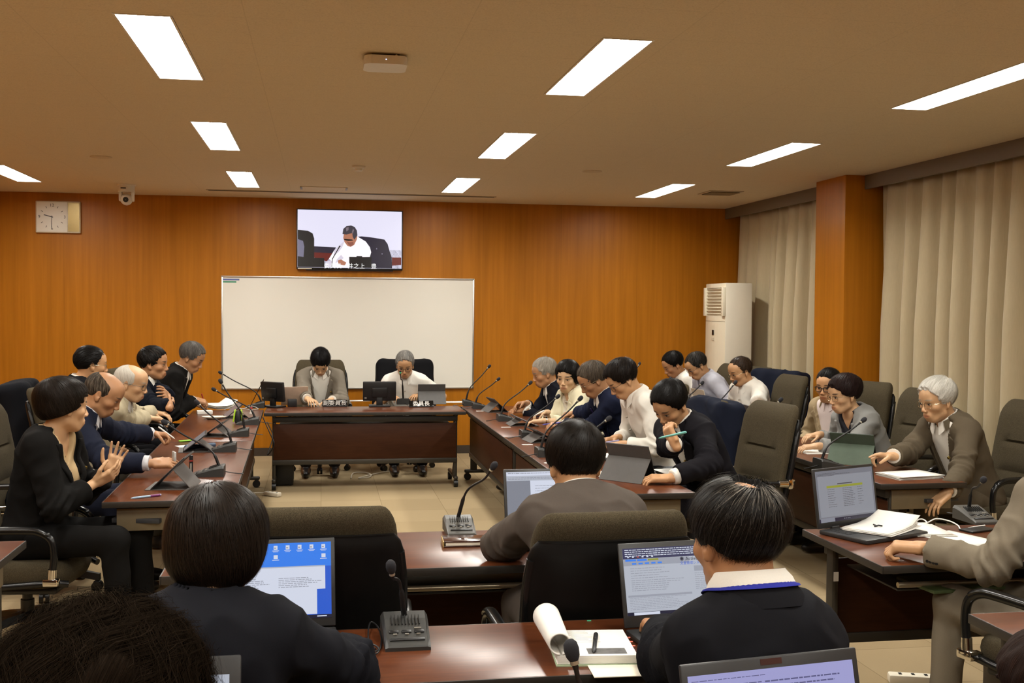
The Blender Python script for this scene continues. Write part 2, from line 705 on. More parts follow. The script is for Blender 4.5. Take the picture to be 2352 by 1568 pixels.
def lamp_mesh():
    w, l, d = .23, 1.30, .075
    hs = MB()
    for sx in (-1, 1):
        hs.box((sx * (w / 2 + .002), 0, d / 2), (.004, l + .008, d))
        hs.box((0, sx * (l / 2 + .002), d / 2), (w, .004, d))
    hs.box((0, 0, d + .002), (w + .008, l + .008, .004))
    fr = MB()
    for sx in (-1, 1):
        fr.box((sx * (w / 2 - .003), 0, -.0015), (.010, l + .004, .003))
        fr.box((0, sx * (l / 2 - .003), -.0015), (w + .004, .010, .003))
    df = MB()
    df.add([(-w / 2, -l / 2, d - .02), (-w / 2, l / 2, d - .02), (w / 2, l / 2, d - .02), (w / 2, -l / 2, d - .02)], [(0, 1, 2, 3)])
    return hs, fr, df


proto = None
for i, (x0, x1) in enumerate(LX):
    for j, (y0, y1) in enumerate(LY):
        lab = f'recessed white ceiling lamp, {["nearest", "nearest", "nearest", "middle", "farthest"][j]} one in the {["leftmost", "row left of the screen", "row right of the screen", "row beside the curtains"][i]}{" row" if i == 0 else ""}'
        if j < 2: lab = 'recessed white ceiling lamp above the front desks, out of view'
        if proto is None:
            hs, fr, df = lamp_mesh()
            proto = t = thing('ceiling_light', lab, 'ceiling light', group='recessed ceiling lamps')
            hs.build('housing', LAMP_W, t)
            fr.build('frame', LAMP_W, t)
            df.build('diffuser', LAMP_E, t)
        else:
            t = clone(proto)
        t['label'] = lab
        t.location = ((x0 + x1) / 2, (y0 + y1) / 2, HC)

# ------------------------------------------------------------------ curtains
def curtain_mat():
    m, nt, b = nodes_of('curtain_cloth')
    v = coords(nt, (1, 1, .05))
    f = noise(nt, 300, 2, v)
    c = mixc(nt, f, (0.42, 0.345, 0.215), (0.51, 0.42, 0.265))
    nt.links.new(c, b.inputs['Base Color'])
    b.inputs['Roughness'].default_value = 0.8
    b.inputs['Sheen Weight'].default_value = 0.2
    bump(nt, b, f, 0.1, 0.001)
    return m


CURT = curtain_mat()


def curtain(y0, y1, seed, label):
    rs = np.random.RandomState(seed)
    n = int((y1 - y0) * 90)
    ph = np.zeros(n + 1)
    t = np.linspace(0, 1, n + 1)
    L = y1 - y0
    fr = np.cumsum(2 * PI * (1 / (.20 + .17 * np.interp(t, np.linspace(0, 1, 14), rs.rand(14)))) * L / n)
    amp = .046 + .042 * np.interp(t, np.linspace(0, 1, 17), rs.rand(17))
    rows = []
    H = 24
    for k in range(H + 1):
        u = k / H
        z = 2.775 - u * 2.75
        a = amp * (.38 + .75 * min(1, u * 2.2))
        s2 = fr + .5 * np.sin(fr * .37 + u * 1.2) + .25 * u * np.sin(fr * .21 + 2)
        w = np.sin(s2)
        x = 4.80 + a * (np.sign(w) * np.abs(w) ** .75) + .012 * np.sin(fr * .19 + 1 + u)
        yy = y0 + L * t + .014 * np.cos(s2) * (.3 + u) + .02 * u * np.sin(fr * .13)
        rows.append([(x[i], min(max(yy[i], y0 - .02), y1 + .02), z) for i in range(n + 1)])
    o = MB().grid(rows).build('curtain', CURT)
    sm = o.modifiers.new('thickness', 'SOLIDIFY')
    sm.thickness = .003
    return tag(o, label, 'curtain')


curtain(9.68, 12.36, 4, 'beige pleated curtain hanging between the back wall and the wooden pillar')
curtain(6.6, 9.00, 9, 'beige pleated curtain hanging just in front of the wooden pillar')
curtain(4.0, 6.58, 12, 'beige pleated curtain at the window nearest the front desks')

# ------------------------------------------------------------------ wall and ceiling things
WHITE = mat('white_plastic', (.74, .70, .62), .4, var=.03)
BLACK = mat('black_plastic', (.006, .006, .0065), .4, var=.2, vscale=60)
DGREY = mat('dark_grey_plastic', (.03, .03, .029), .45, var=.1, vscale=80)
SILV = mat('aluminium', (.62, .60, .56), .35, 1.0, var=.04)
CHROME = mat('chrome', (.80, .78, .74), .12, 1.0, var=.02)

wb = thing('whiteboard', 'wide blank whiteboard with a thin silver frame below the television', 'whiteboard', (.315, YB, 1.355))
MB().box((0, -.012, 0), (2.75, .016, 1.21)).build('board', mat('whiteboard_enamel', (.78, .755, .68), .28, var=.02, vscale=2), wb)
fr = MB()
for sx in (-1, 1):
    fr.box((sx * 1.378, -.015, 0), (.018, .028, 1.24), bev=.003)
    fr.box((0, -.015, sx * .611), (2.77, .028, .018), bev=.003)
fr.build('frame', SILV, wb)
MB().box((-1.285, -.0212, .578), (.18, .0012, .017)).build('magnet_strip', mat('strip_blue', (.10, .13, .36), .5), wb, label='blue magnet strip')
MB().box((-1.30, -.0212, .553), (.145, .0012, .017)).build('magnet_strip', mat('strip_green', (.05, .26, .15), .5), wb, label='green magnet strip')

# television with a picture on it
tv = thing('television', 'black wall television showing a man in a white shirt at a desk', 'television', (.31, YB, 2.385))
MB().box((0, -.045, 0), (1.16, .05, .66), bev=.006).build('bezel', BLACK, tv)
MB().box((0, -.012, 0), (.5, .024, .3)).build('wall_bracket', DGREY, tv)
MB().box((0, -.0705, .005), (1.135, .002, .630)).build('screen', emis('tv_light', (.80, .78, .95), 1.0), tv)
pic = MB()
TVM = [emis('tv_' + n, c, s_) for n, c, s_ in (('black', (.004, .004, .006), 1), ('navy', (.012, .010, .03), 1), ('shirt', (1, .96, 1), 1.0), ('skin', (.50, .20, .12), .9), ('hair', (.05, .045, .06), 1),
                                               ('red', (.13, .008, .006), 1), ('grey', (.17, .16, .24), 1), ('capt', (1, 1, 1), 1.0), ('skin2', (.30, .10, .07), .9), ('hair2', (.20, .16, .19), 1), ('lilac', (.70, .64, .76), 1))]
PX = lambda x, y: ((x - 1180) / 1985 * 1.135, (742 - y) / 1125 * .63)      # tv picture pixels of the enlarged view -> metres


def flat(pts, mi, lay):
    q = [PX(*p) for p in pts]
    pic.add([(x, -.0715 - lay * .0004, z + .005) for x, z in q], [tuple(range(len(q)))], mi)


flat([(190, 890), (2165, 945), (2165, 1300), (190, 1300)], 0, 0)
flat([(500, 1010), (860, 1020), (740, 1180), (500, 1110)], 5, 1)
flat([(1985, 1085), (2165, 1085), (2165, 1230), (1985, 1250)], 5, 1)
flat([(500, 890), (910, 905), (860, 1020), (500, 1010)], 1, 1)
flat([(190, 575), (380, 590), (470, 640), (500, 740), (500, 1120), (190, 1120)], 0, 2)
flat([(190, 755), (290, 790), (315, 900), (300, 1100), (190, 1090)], 6, 3)
flat([(1300, 690), (1400, 680), (1620, 700), (1840, 735), (1900, 820), (1940, 960), (1980, 1080), (1990, 1300), (1100, 1300)], 1, 2)
flat([(1330, 690), (1240, 660), (1080, 770), (960, 880), (880, 960), (780, 1130), (830, 1180), (850, 1300), (1160, 1300), (1560, 1080), (1585, 990), (1560, 890), (1480, 780)], 2, 3)
flat([(1080, 770), (960, 880), (880, 960), (870, 1060), (960, 1000), (1030, 900)], 10, 4)
flat([(1010, 1050), (930, 1140), (900, 1210), (980, 1180), (1060, 1110)], 10, 4)
flat([(1060, 640), (1050, 720), (1075, 800), (1130, 870), (1190, 890), (1260, 850), (1310, 740), (1320, 650), (1200, 600)], 3, 4)
flat([(1110, 780), (1150, 850), (1195, 885), (1250, 840), (1240, 790), (1170, 800)], 8, 5)
flat([(1035, 640), (1050, 540), (1110, 485), (1200, 470), (1270, 500), (1310, 570), (1320, 660), (1260, 750), (1230, 690), (1220, 620), (1110, 650)], 4, 6)
flat([(1215, 600), (1235, 530), (1255, 560), (1230, 640)], 9, 7)
flat([(1100, 520), (1150, 500), (1150, 560), (1110, 590)], 9, 7)
flat([(1060, 735), (1220, 745), (1240, 765), (1150, 775), (1075, 760)], 0, 7)
flat([(1165, 1085), (1300, 1085), (1310, 1070), (1410, 1070), (1415, 1085), (1590, 1080), (1590, 1300), (1165, 1300)], 0, 5)
flat([(975, 870), (995, 870), (1000, 890), (985, 900), (850, 1140), (840, 1290), (825, 1290), (838, 1130), (965, 895)], 0, 8)
flat([(950, 1160), (1010, 1140), (1110, 1200), (1080, 1260), (960, 1230)], 3, 6)
flat([(705, 1265), (760, 1170), (840, 1170), (830, 1290), (720, 1290)], 10, 5)
flat([(190, 1110), (690, 1120), (700, 1300), (190, 1300)], 0, 6)
flat([(1680, 905), (1700, 905), (1700, 930), (1680, 930)], 6, 6)
flat([(1785, 1005), (1805, 1005), (1805, 1030), (1785, 1030)], 6, 6)
pic.build('screen_picture', TVM, tv)
text_part('caption', '委員長・井之上　豊', .064, TVM[7], tv, Matrix.Translation((.005, -.0752, -.292)) @ Euler((PI / 2, 0, 0)).to_matrix().to_4x4())
MB().box((-.49, -.0725, -.3235), (.15, .002, .010)).build('indicator_strip', mat('led_strip', (.8, .74, .6), .4), tv)
MB().box((0, -.03, -.335), (.95, .02, .015)).build('lower_rim', DGREY, tv)

# clock
ck = thing('wall_clock', 'square white wall clock with a gold side panel, upper left of the back wall', 'clock', (-2.745, YB, 2.57))
MB().box((0, -.022, 0), (.45, .044, .335), bev=.008).build('case', mat('clock_case', (.62, .55, .40), .35), ck)
MB().box((-.06, -.0455, 0), (.305, .003, .315), bev=.001).build('dial', mat('clock_dial', (.80, .77, .68), .5, var=.02), ck)
MB().box((.158, -.0455, 0), (.115, .003, .30)).build('side_panel', mat('clock_gold', (.30, .20, .05), .3, .3), ck, label='gold side panel')
INK = mat('ink', (.05, .042, .04), .5)
tk = MB()
for hnum in range(12):
    if hnum % 3 == 0: continue
    a = 2 * PI * hnum / 12
    tk.box((-.06 + .115 * math.sin(a), -.0475, .115 * math.cos(a) * 1.02), (.005, .001, .022), rot=(0, a, 0))
tk.build('tick_marks', INK, ck)
for n_, dx, dz in (('12', 0, .122), ('3', .128, 0), ('6', 0, -.122), ('9', -.128, 0)):
    text_part('numeral', n_, .046, INK, ck, Matrix.Translation((-.06 + dx, -.0475, dz)) @ Euler((PI / 2, 0, 0)).to_matrix().to_4x4())
ROT = Euler((PI / 2, 0, 0)).to_matrix().to_4x4()
for nm, a, ln, w in (('hour_hand', -PI / 2 + .26, .095, .009), ('minute_hand', PI + .05, .125, .006)):
    MB().box((-.06 + math.sin(a) * ln * .38, -.0495, math.cos(a) * ln * .38), (w, .0015, ln), rot=(0, a, 0)).build(nm, INK, ck)

# dome camera hanging from the ceiling by the back wall
c0 = at(291, 424, z=HC)
pc = thing('ceiling_camera', 'white dome video camera hanging upside down from the ceiling beside the clock', 'camera', (c0[0], c0[1], HC))
MB().lathe([(.0, 0), (.088, 0), (.088, -.012), (.075, -.016), (.075, -.068), (.0, -.068)], seg=28).build('base', WHITE, pc)
y = MB()
y.lathe([(0, -.064), (.078, -.064), (.080, -.074), (.0, -.078)], seg=28)
for sx in (-1, 1):
    y.box((sx * .056, 0, -.115), (.030, .075, .10), bev=.012)
y.build('yoke', WHITE, pc)
MB().lathe([(0, -.062), (.038, -.05), (.055, -.01), (.058, .01), (.045, .045), (0, .06)], seg=24, M=Matrix.Translation((0, -.005, -.145)) @ Euler((PI / 2 + .15, 0, 0)).to_matrix().to_4x4()).build('head', WHITE, pc)
MB().lathe([(0, .0), (.026, 0), (.026, .012), (.0, .012)], M=Matrix.Translation((0, -.052, -.150)) @ Euler((PI / 2 + .15, 0, 0)).to_matrix().to_4x4()).build('lens', BLACK, pc)
MB().box((-.02, -.0745, -.04), (.05, .004, .012)).build('sensor_window', BLACK, pc)

# wireless access point
a0 = at(885, 129, z=HC)
ap = thing('access_point', 'white rounded wireless access point on the ceiling between the two nearest lamps', 'access point', (a0[0], a0[1] + .02, HC))
MB().prism(rrect(.20, .20, .04, 6), -.052, -.012).build('cover', WHITE, ap)
MB().box((0, 0, -.008), (.13, .13, .016)).build('mount', DGREY, ap)
MB().tube([(.02, -.07, -.016), (.035, -.082, -.02), (.05, -.09, -.006)], .004).build('cable_stub', WHITE, ap)
MB().cyl((0, -.101, -.032), (0, -.0995, -.032), .003).build('status_light', emis('ap_led', (.6, .7, 1), 1.5), ap)

d0 = at(824, 381, z=HC)
sd = thing('smoke_detector', 'small round white smoke detector on the ceiling above the television', 'smoke detector', (d0[0], d0[1], HC))
MB().lathe([(0, 0), (.055, 0), (.055, -.012), (.045, -.022), (0, -.022)], seg=24).build('base', WHITE, sd)
MB().lathe([(0, -.02), (.034, -.022), (.030, -.042), (0, -.046)], seg=20).build('sensor_cap', WHITE, sd)
for px_, py_, lab in ((1360, 393, 'flat round ceiling speaker between the right-hand lamp rows'), (232, 360, 'flat round ceiling speaker at the upper left')):
    p = at(px_, py_, z=HC)
    o = thing('ceiling_speaker', lab, 'speaker', (p[0], p[1], HC))
    MB().lathe([(0, 0), (.085, 0), (.083, -.006), (.07, -.008), (0, -.008)], seg=28).build('grille', mat('speaker_cover', (.60, .50, .35), .6), o)
p = at(1655, 442, z=HC)
o = thing('ceiling_vent', 'square louvred air vent in the ceiling near the floor-standing air conditioner', 'vent', (p[0], p[1], HC))
MB().box((0, 0, -.004), (.36, .36, .008), bev=.003).build('frame', mat('vent_paint', (.50, .41, .28), .5), o)
for k in range(7):
    MB().box((0, -.13 + k * .043, -.012), (.30, .022, .003), rot=(.5, 0, 0)).build('louvre', mat('vent_paint2', (.42, .34, .22), .5), o)
p, q = at(475, 434, z=HC), at(1135, 453, z=HC)
o = thing('screen_slot', 'long narrow dark slot for a roll-down screen in the ceiling before the back wall', 'slot', ((p[0] + q[0]) / 2, (p[1] + q[1]) / 2, HC))
MB().box((0, 0, -.003), (q[0] - p[0] + .02, .075, .006)).build('frame', mat('slot_frame', (.42, .34, .22), .5), o)
MB().box((0, 0, -.0065), (q[0] - p[0] - .02, .045, .003)).build('opening', mat('slot_dark', (.06, .045, .03), .8), o)
p, q = at(688, 430, z=HC), at(800, 433, z=HC)
o = thing('ceiling_hatch', 'small framed inspection hatch in the ceiling above the television', 'hatch', ((p[0] + q[0]) / 2, (p[1] + q[1]) / 2, HC))
MB().box((0, 0, -.003), (.45, .24, .006)).build('panel', mat('hatch_paint', (.70, .60, .44), .8), o)
for sx in (-1, 1): MB().box((sx * .222, 0, -.006), (.018, .22, .006)).build('hinge', mat('hatch_hinge', (.22, .19, .15), .5), o)

# floor-standing air conditioner
ac = thing('air_conditioner', 'tall white floor-standing air conditioner in the corner by the curtain', 'air conditioner', (4.39, 11.60, 0))
MB().box((.01, 0, .97), (.30, .62, 1.93), bev=.012).build('cabinet', mat('ac_paint', (.72, .66, .54), .4, var=.02), ac)
ring = []
for k in range(9):
    yy = -.305 + .61 * k / 8
    ring.append((-.14 - .035 * math.cos(yy / .305 * PI / 2), yy))
ring = ring + [(-.13, .305), (-.13, -.305)]
MB().prism(ring[::-1], .06, 1.52).build('front_panel', mat('ac_front', (.76, .70, .55), .35, var=.02), ac)
fr = MB()
fr.prism(ring[::-1], 1.525, 1.585).prism(ring[::-1], 1.885, 1.93)
for sx in (-1, 1): fr.box((-.145, sx * .28, 1.735), (.05, .055, .31), bev=.004)
fr.build('outlet_frame', mat('ac_front', (.76, .70, .55), .35), ac)
MB().box((-.125, 0, 1.735), (.01, .52, .30)).build('outlet_recess', mat('ac_dark', (.03, .025, .015), .8), ac)
for k in range(9):
    rows = [[(-.150 - .022 * math.cos(yy / .26 * PI / 2) + dx, yy, 1.600 + k * .034 + dz) for dx, dz in ((0, 0), (.022, .008), (.022, .011), (0, .004))] for yy in np.linspace(-.255, .255, 9)]
    MB().loft(rows).build('louvre', mat('ac_front', (.76, .70, .55), .35), ac)
MB().box((-.178, -.03, 1.40), (.006, .05, .055), bev=.002).build('display', BLACK, ac)
MB().box((-.177, -.03, 1.33), (.005, .07, .03)).build('button_strip', mat('ac_buttons', (.58, .52, .40), .5), ac)

# ------------------------------------------------------------------ people
def az(a):
    a = math.radians(a)
    return V3(math.sin(a), math.cos(a), 0)


def azr(a):
    a = math.radians(a)
    return V3(math.cos(a), -math.sin(a), 0)


UP = V3(0, 0, 1)
SKINS = {}


def skin_mat(tone, brow, lips=None, brow_h=1.0):
    key = (tone, brow, lips, brow_h)
    if key in SKINS: return SKINS[key]
    m, nt, b = nodes_of('skin')
    tc = coords(nt)
    base = mixc(nt, noise(nt, 22, 3, tc), tuple(c * 0.86 for c in tone), tuple(min(1, c * 1.12) for c in tone))
    a = N(nt, 'ShaderNodeAttribute', attribute_name='hp')
    sep = N(nt, 'ShaderNodeSeparateXYZ')
    nt.links.new(a.outputs['Vector'], sep.inputs[0])
    ax = mathn(nt, 'ABSOLUTE', sep.outputs[0])

    def blob(c, r, tilt=0.0, soft=0.45):
        dx = mathn(nt, 'SUBTRACT', ax, c[0])
        x = mathn(nt, 'DIVIDE', dx, r[0])
        zz = mathn(nt, 'SUBTRACT', sep.outputs[2], c[2])
        if tilt: zz = mathn(nt, 'SUBTRACT', zz, mathn(nt, 'MULTIPLY', dx, tilt))
        z = mathn(nt, 'DIVIDE', zz, r[2])
        y = mathn(nt, 'DIVIDE', mathn(nt, 'SUBTRACT', sep.outputs[1], c[1]), r[1])
        d = mathn(nt, 'ADD', mathn(nt, 'ADD', mathn(nt, 'MULTIPLY', x, x), mathn(nt, 'MULTIPLY', z, z)), mathn(nt, 'MULTIPLY', y, y))
        mr = N(nt, 'ShaderNodeMapRange', interpolation_type='SMOOTHSTEP')
        mr.inputs['From Min'].default_value = 1.0 + soft
        mr.inputs['From Max'].default_value = 1.0 - soft
        nt.links.new(d, mr.inputs['Value'])
        return mr.outputs[0]
    lip = lips or (tone[0] * 0.72, tone[1] * 0.42, tone[2] * 0.38)
    cheek = (min(1, tone[0] * 1.04), tone[1] * 0.88, tone[2] * 0.82)
    base = mixc(nt, mathn(nt, 'MULTIPLY', blob((0.045, 0.07, -0.03), (0.026, 0.05, 0.024), 0, 0.8), 0.3), base, cheek)
    base = mixc(nt, mathn(nt, 'MULTIPLY', blob((0.0, 0.105, -0.033), (0.02, 0.03, 0.014), 0, 0.8), 0.4), base, cheek)
    base = mixc(nt, mathn(nt, 'MULTIPLY', blob((0, 0.092, -0.069), (0.026, 0.03, 0.0105)), 0.75), base, lip)
    base = mixc(nt, mathn(nt, 'MULTIPLY', blob((0, 0.092, -0.0685), (0.024, 0.03, 0.0016)), 0.85), base, tuple(c * 0.25 for c in lip))
    base = mixc(nt, mathn(nt, 'MULTIPLY', blob((0.033, 0.085, 0.0255), (0.021, 0.04, 0.0048 * brow_h), 0.04), 0.85), base, brow)
    base = mixc(nt, mathn(nt, 'MULTIPLY', blob((0.032, 0.09, -0.0005), (0.0155, 0.03, 0.0048), 0.05), 0.8), base, (0.35, 0.28, 0.22))
    base = mixc(nt, blob((0.032, 0.09, -0.0005), (0.0062, 0.03, 0.0052)), base, (0.012, 0.008, 0.006))
    base = mixc(nt, mathn(nt, 'MULTIPLY', blob((0.032, 0.09, 0.0045), (0.0165, 0.03, 0.0019), 0.06), 0.95), base, (0.02, 0.012, 0.008))
    base = mixc(nt, mathn(nt, 'MULTIPLY', blob((0.0095, 0.11, -0.0435), (0.0042, 0.02, 0.003)), 0.8), base, tuple(c * 0.15 for c in tone))
    nt.links.new(base, b.inputs['Base Color'])
    b.inputs['Roughness'].default_value = 0.48
    b.inputs['Specular IOR Level'].default_value = 0.4
    b.inputs['Subsurface Weight'].default_value = 0.0
    bump(nt, b, noise(nt, 260, 2, tc), 0.06, 0.001)
    SKINS[key] = m
    return m


HAIRS = {}


def hair_mat(col, gray=0.0, gcol=(0.62, 0.58, 0.52), rough=0.6, fine=1.0, spec=0.07):
    key = (col, gray, gcol, fine, spec)
    if key in HAIRS: return HAIRS[key]
    m, nt, b = nodes_of('hair')
    a = N(nt, 'ShaderNodeAttribute', attribute_name='st')
    mp = N(nt, 'ShaderNodeMapping')
    mp.inputs['Scale'].default_value = (48 * fine, 48 * fine, 2.2)
    nt.links.new(a.outputs['Vector'], mp.inputs['Vector'])
    f1 = noise(nt, 1.0, 3.0, mp.outputs[0], 0.6)
    mp2 = N(nt, 'ShaderNodeMapping')
    mp2.inputs['Scale'].default_value = (9 * fine, 9 * fine, 1.6)
    nt.links.new(a.outputs['Vector'], mp2.inputs['Vector'])
    f2 = noise(nt, 1.0, 2.0, mp2.outputs[0])
    c = ramp(nt, f1, [(0.3, tuple(x * 0.5 for x in col)), (0.55, col), (0.75, tuple(min(1, x * 1.9 + 0.002) for x in col))])
    if gray > 0:
        g = mathn(nt, 'ADD', mathn(nt, 'MULTIPLY', f1, 0.75), mathn(nt, 'MULTIPLY', f2, 0.45))
        mr = N(nt, 'ShaderNodeMapRange')
        th = 0.95 - gray * 0.75
        mr.inputs['From Min'].default_value = th - 0.2
        mr.inputs['From Max'].default_value = th + 0.2
        nt.links.new(g, mr.inputs['Value'])
        c = mixc(nt, mr.outputs[0], c, gcol)
    nt.links.new(c, b.inputs['Base Color'])
    b.inputs['Roughness'].default_value = rough
    b.inputs['Specular IOR Level'].default_value = spec
    bump(nt, b, mathn(nt, 'ADD', f1, mathn(nt, 'MULTIPLY', f2, 1.5)), 0.9, 0.006)
    HAIRS[key] = m
    return m


CLOTHS = {}


def cloth(col, kind='suit', stripe=None):
    key = (col, kind, stripe)
    if key in CLOTHS: return CLOTHS[key]
    m, nt, b = nodes_of('cloth')
    v = coords(nt)
    f = noise(nt, 500 if kind == 'suit' else 260, 2, v)
    g = noise(nt, 6, 3, v)
    amp = 0.16 if kind == 'suit' else 0.05
    c = mixc(nt, f, tuple(x * (1 - amp) for x in col), tuple(min(1, x * (1 + amp)) for x in col))
    c = mixc(nt, mathn(nt, 'MULTIPLY', g, 0.22), c, tuple(x * 0.72 for x in col))
    if stripe:
        sep = N(nt, 'ShaderNodeSeparateXYZ')
        nt.links.new(v, sep.inputs[0])
        fr = mathn(nt, 'FRACT', mathn(nt, 'MULTIPLY', sep.outputs[0], 160.0))
        c = mixc(nt, mathn(nt, 'MULTIPLY', mathn(nt, 'LESS_THAN', fr, 0.4), 0.5), c, stripe)
    nt.links.new(c, b.inputs['Base Color'])
    b.inputs['Roughness'].default_value = 0.85 if kind == 'suit' else 0.75
    b.inputs['Specular IOR Level'].default_value = 0.08
    bump(nt, b, f, 0.12, 0.001)
    CLOTHS[key] = m
    return m


def head_prims(H, A, s, fem=False, jaw=1.0):
    """distance-field pieces of a head: H centre (eye level, between the ears), A rows = right, forward, up"""
    W = lambda x, y, z: H + s * (A[0] * x + A[1] * y + A[2] * z)
    E = lambda c, r: ell(W(*c), A, np.array(r) * s)
    C = lambda a, b, ra, rb=None: cap(W(*a), W(*b), ra * s, (ra if rb is None else rb) * s)
    jw = 0.9 if fem else jaw
    add = [(E((0, -.014, .030), (.0755, .0965, .086)), .0),
           (E((0, .022, -.028), (.064 * (0.96 if fem else 1), .066, .078)), .03),
           (E((0, .046, .045), (.062, .048, .05)), .03),
           (E((0, .052, -.088), (.030 * jw, .030, .026)), .03),
           (C((-.047 * jw, .004, -.066), (-.022 * jw, .052, -.092), .018, .016), .022),
           (C((.047 * jw, .004, -.066), (.022 * jw, .052, -.092), .018, .016), .022),
           (E((-.044, .056, -.024), (.021, .022, .018)), .022),
           (E((.044, .056, -.024), (.021, .022, .018)), .022),
           (C((-.036, .077, .020), (.036, .077, .020), .0115), .018)]
    sub = [(E((-.033, .103, -.001), (.018, .016, .012)), .014), (E((.033, .103, -.001), (.018, .016, .012)), .014)]
    add2 = [(E((-.032, .0775, -.001), (.0145, .0125, .0105)), .004), (E((.032, .0775, -.001), (.0145, .0125, .0105)), .004),
            (C((0, .086, .012), (0, .1025, -.030), .0065, .0092), .012),
            (E((0, .1035, -.034), (.0105, .0095, .0085)), .008),
            (E((-.0115, .098, -.039), (.0075, .010, .0065)), .006), (E((.0115, .098, -.039), (.0075, .010, .0065)), .006),
            (E((0, .080, -.068), (.030, .014, .020)), .016),
            (C((-.015, .0905, -.0635), (.015, .0905, -.0635), .0045), .006),
            (C((-.013, .0905, -.0745), (.013, .0905, -.0745), .0055), .006)]
    sub2 = [(C((-.020, .097, -.0690), (.020, .097, -.0690), .0026), .004)]
    ears = []
    for sx in (-1, 1):
        fw = unit(A[1] * 0.92 + A[0] * sx * 0.38)
        up = unit(A[2] - A[1] * 0.18)
        sd = np.cross(fw, up)
        R = np.array([sd, np.cross(up, sd), up])
        ears.append((ell(W(sx * .0775, -.012, -.006), R, np.array((.0085, .0185, .0315)) * s), .006))
        ears.append(('sub', ell(W(sx * .086, -.006, -.002), R, np.array((.006, .010, .018)) * s), .004))
        ears.append((ell(W(sx * .0765, -.004, -.033), R, np.array((.007, .010, .010)) * s), .006))
    return add, sub, add2, sub2, ears


def hand_prims(w, d, n, thumb, s, curl=0.35, spread=0.10, curls=None, thumb_in=0.4, point=False):
    """palm and five bent fingers. w wrist, d finger direction, n the way the palm faces, thumb = +1 / -1 side"""
    d = unit(d)
    n = unit(n - d * (n @ d))
    sd = np.cross(n, d) * thumb                                  # towards the thumb
    A = np.array([sd, d, n])
    palm = [(rbox(w + d * .050 * s, A, np.array((.026, .034, .004)) * s, .0105 * s), .014),
            (ell(w + (d * .032 + sd * .024 + n * .008) * s, A, np.array((.016, .028, .013)) * s), .012),
            (cap(w - d * .02 * s, w + d * .02 * s, .023 * s, .022 * s), .02)]
    fingers = []
    spec = [(.0300, .076, .0088), (.0100, .084, .0090), (-.0100, .077, .0086), (-.0285, .060, .0076)]
    for i, (off, L, r) in enumerate(spec):
        c = curls[i] if curls else curl * (1.0 + 0.12 * i)
        sp = spread * (1.5 - i)
        fd = unit(d + sd * sp)
        b = w + (d * .086 + sd * off) * s
        pts, a = [b], 0.0
        p = b
        for k, (fr, bend) in enumerate(((.46, .75), (.30, 1.1), (.24, .75))):
            a += c * bend
            q = p + (fd * math.cos(a) + n * math.sin(a)) * L * fr * s
            fingers.append((cap(p, q, r * (1 - .10 * k) * s, r * (1 - .10 * (k + 1)) * s), .003, i))
            p = q
    t0 = w + (d * .026 + sd * .028 + n * .004) * s
    t1 = t0 + unit(sd * .75 + d * .75 + n * thumb_in * .5) * .042 * s
    t2 = t1 + unit(sd * (.45 - thumb_in * .5) + d * .95 + n * thumb_in) * .034 * s
    t3 = t2 + unit(sd * (.25 - thumb_in * .7) + d * .95 + n * thumb_in * 1.2) * .026 * s
    th = [(cap(t0, t1, .0135 * s, .0110 * s), .012), (cap(t1, t2, .0108 * s, .0095 * s), .003), (cap(t2, t3, .0095 * s, .0075 * s), .003)]
    return palm, fingers, th


def solve_arm(S, Wr, l1, l2, hint):
    v = Wr - S
    L = np.linalg.norm(v)
    if L > (l1 + l2) * 0.985:
        Wr = S + v / L * (l1 + l2) * 0.985
        v = Wr - S
        L = np.linalg.norm(v)
    a = (l1 * l1 - l2 * l2 + L * L) / (2 * L)
    h = math.sqrt(max(l1 * l1 - a * a, 1e-6))
    dirn = v / L
    hp = hint - dirn * (hint @ dirn)
    return S + dirn * a + unit(hp) * h, Wr


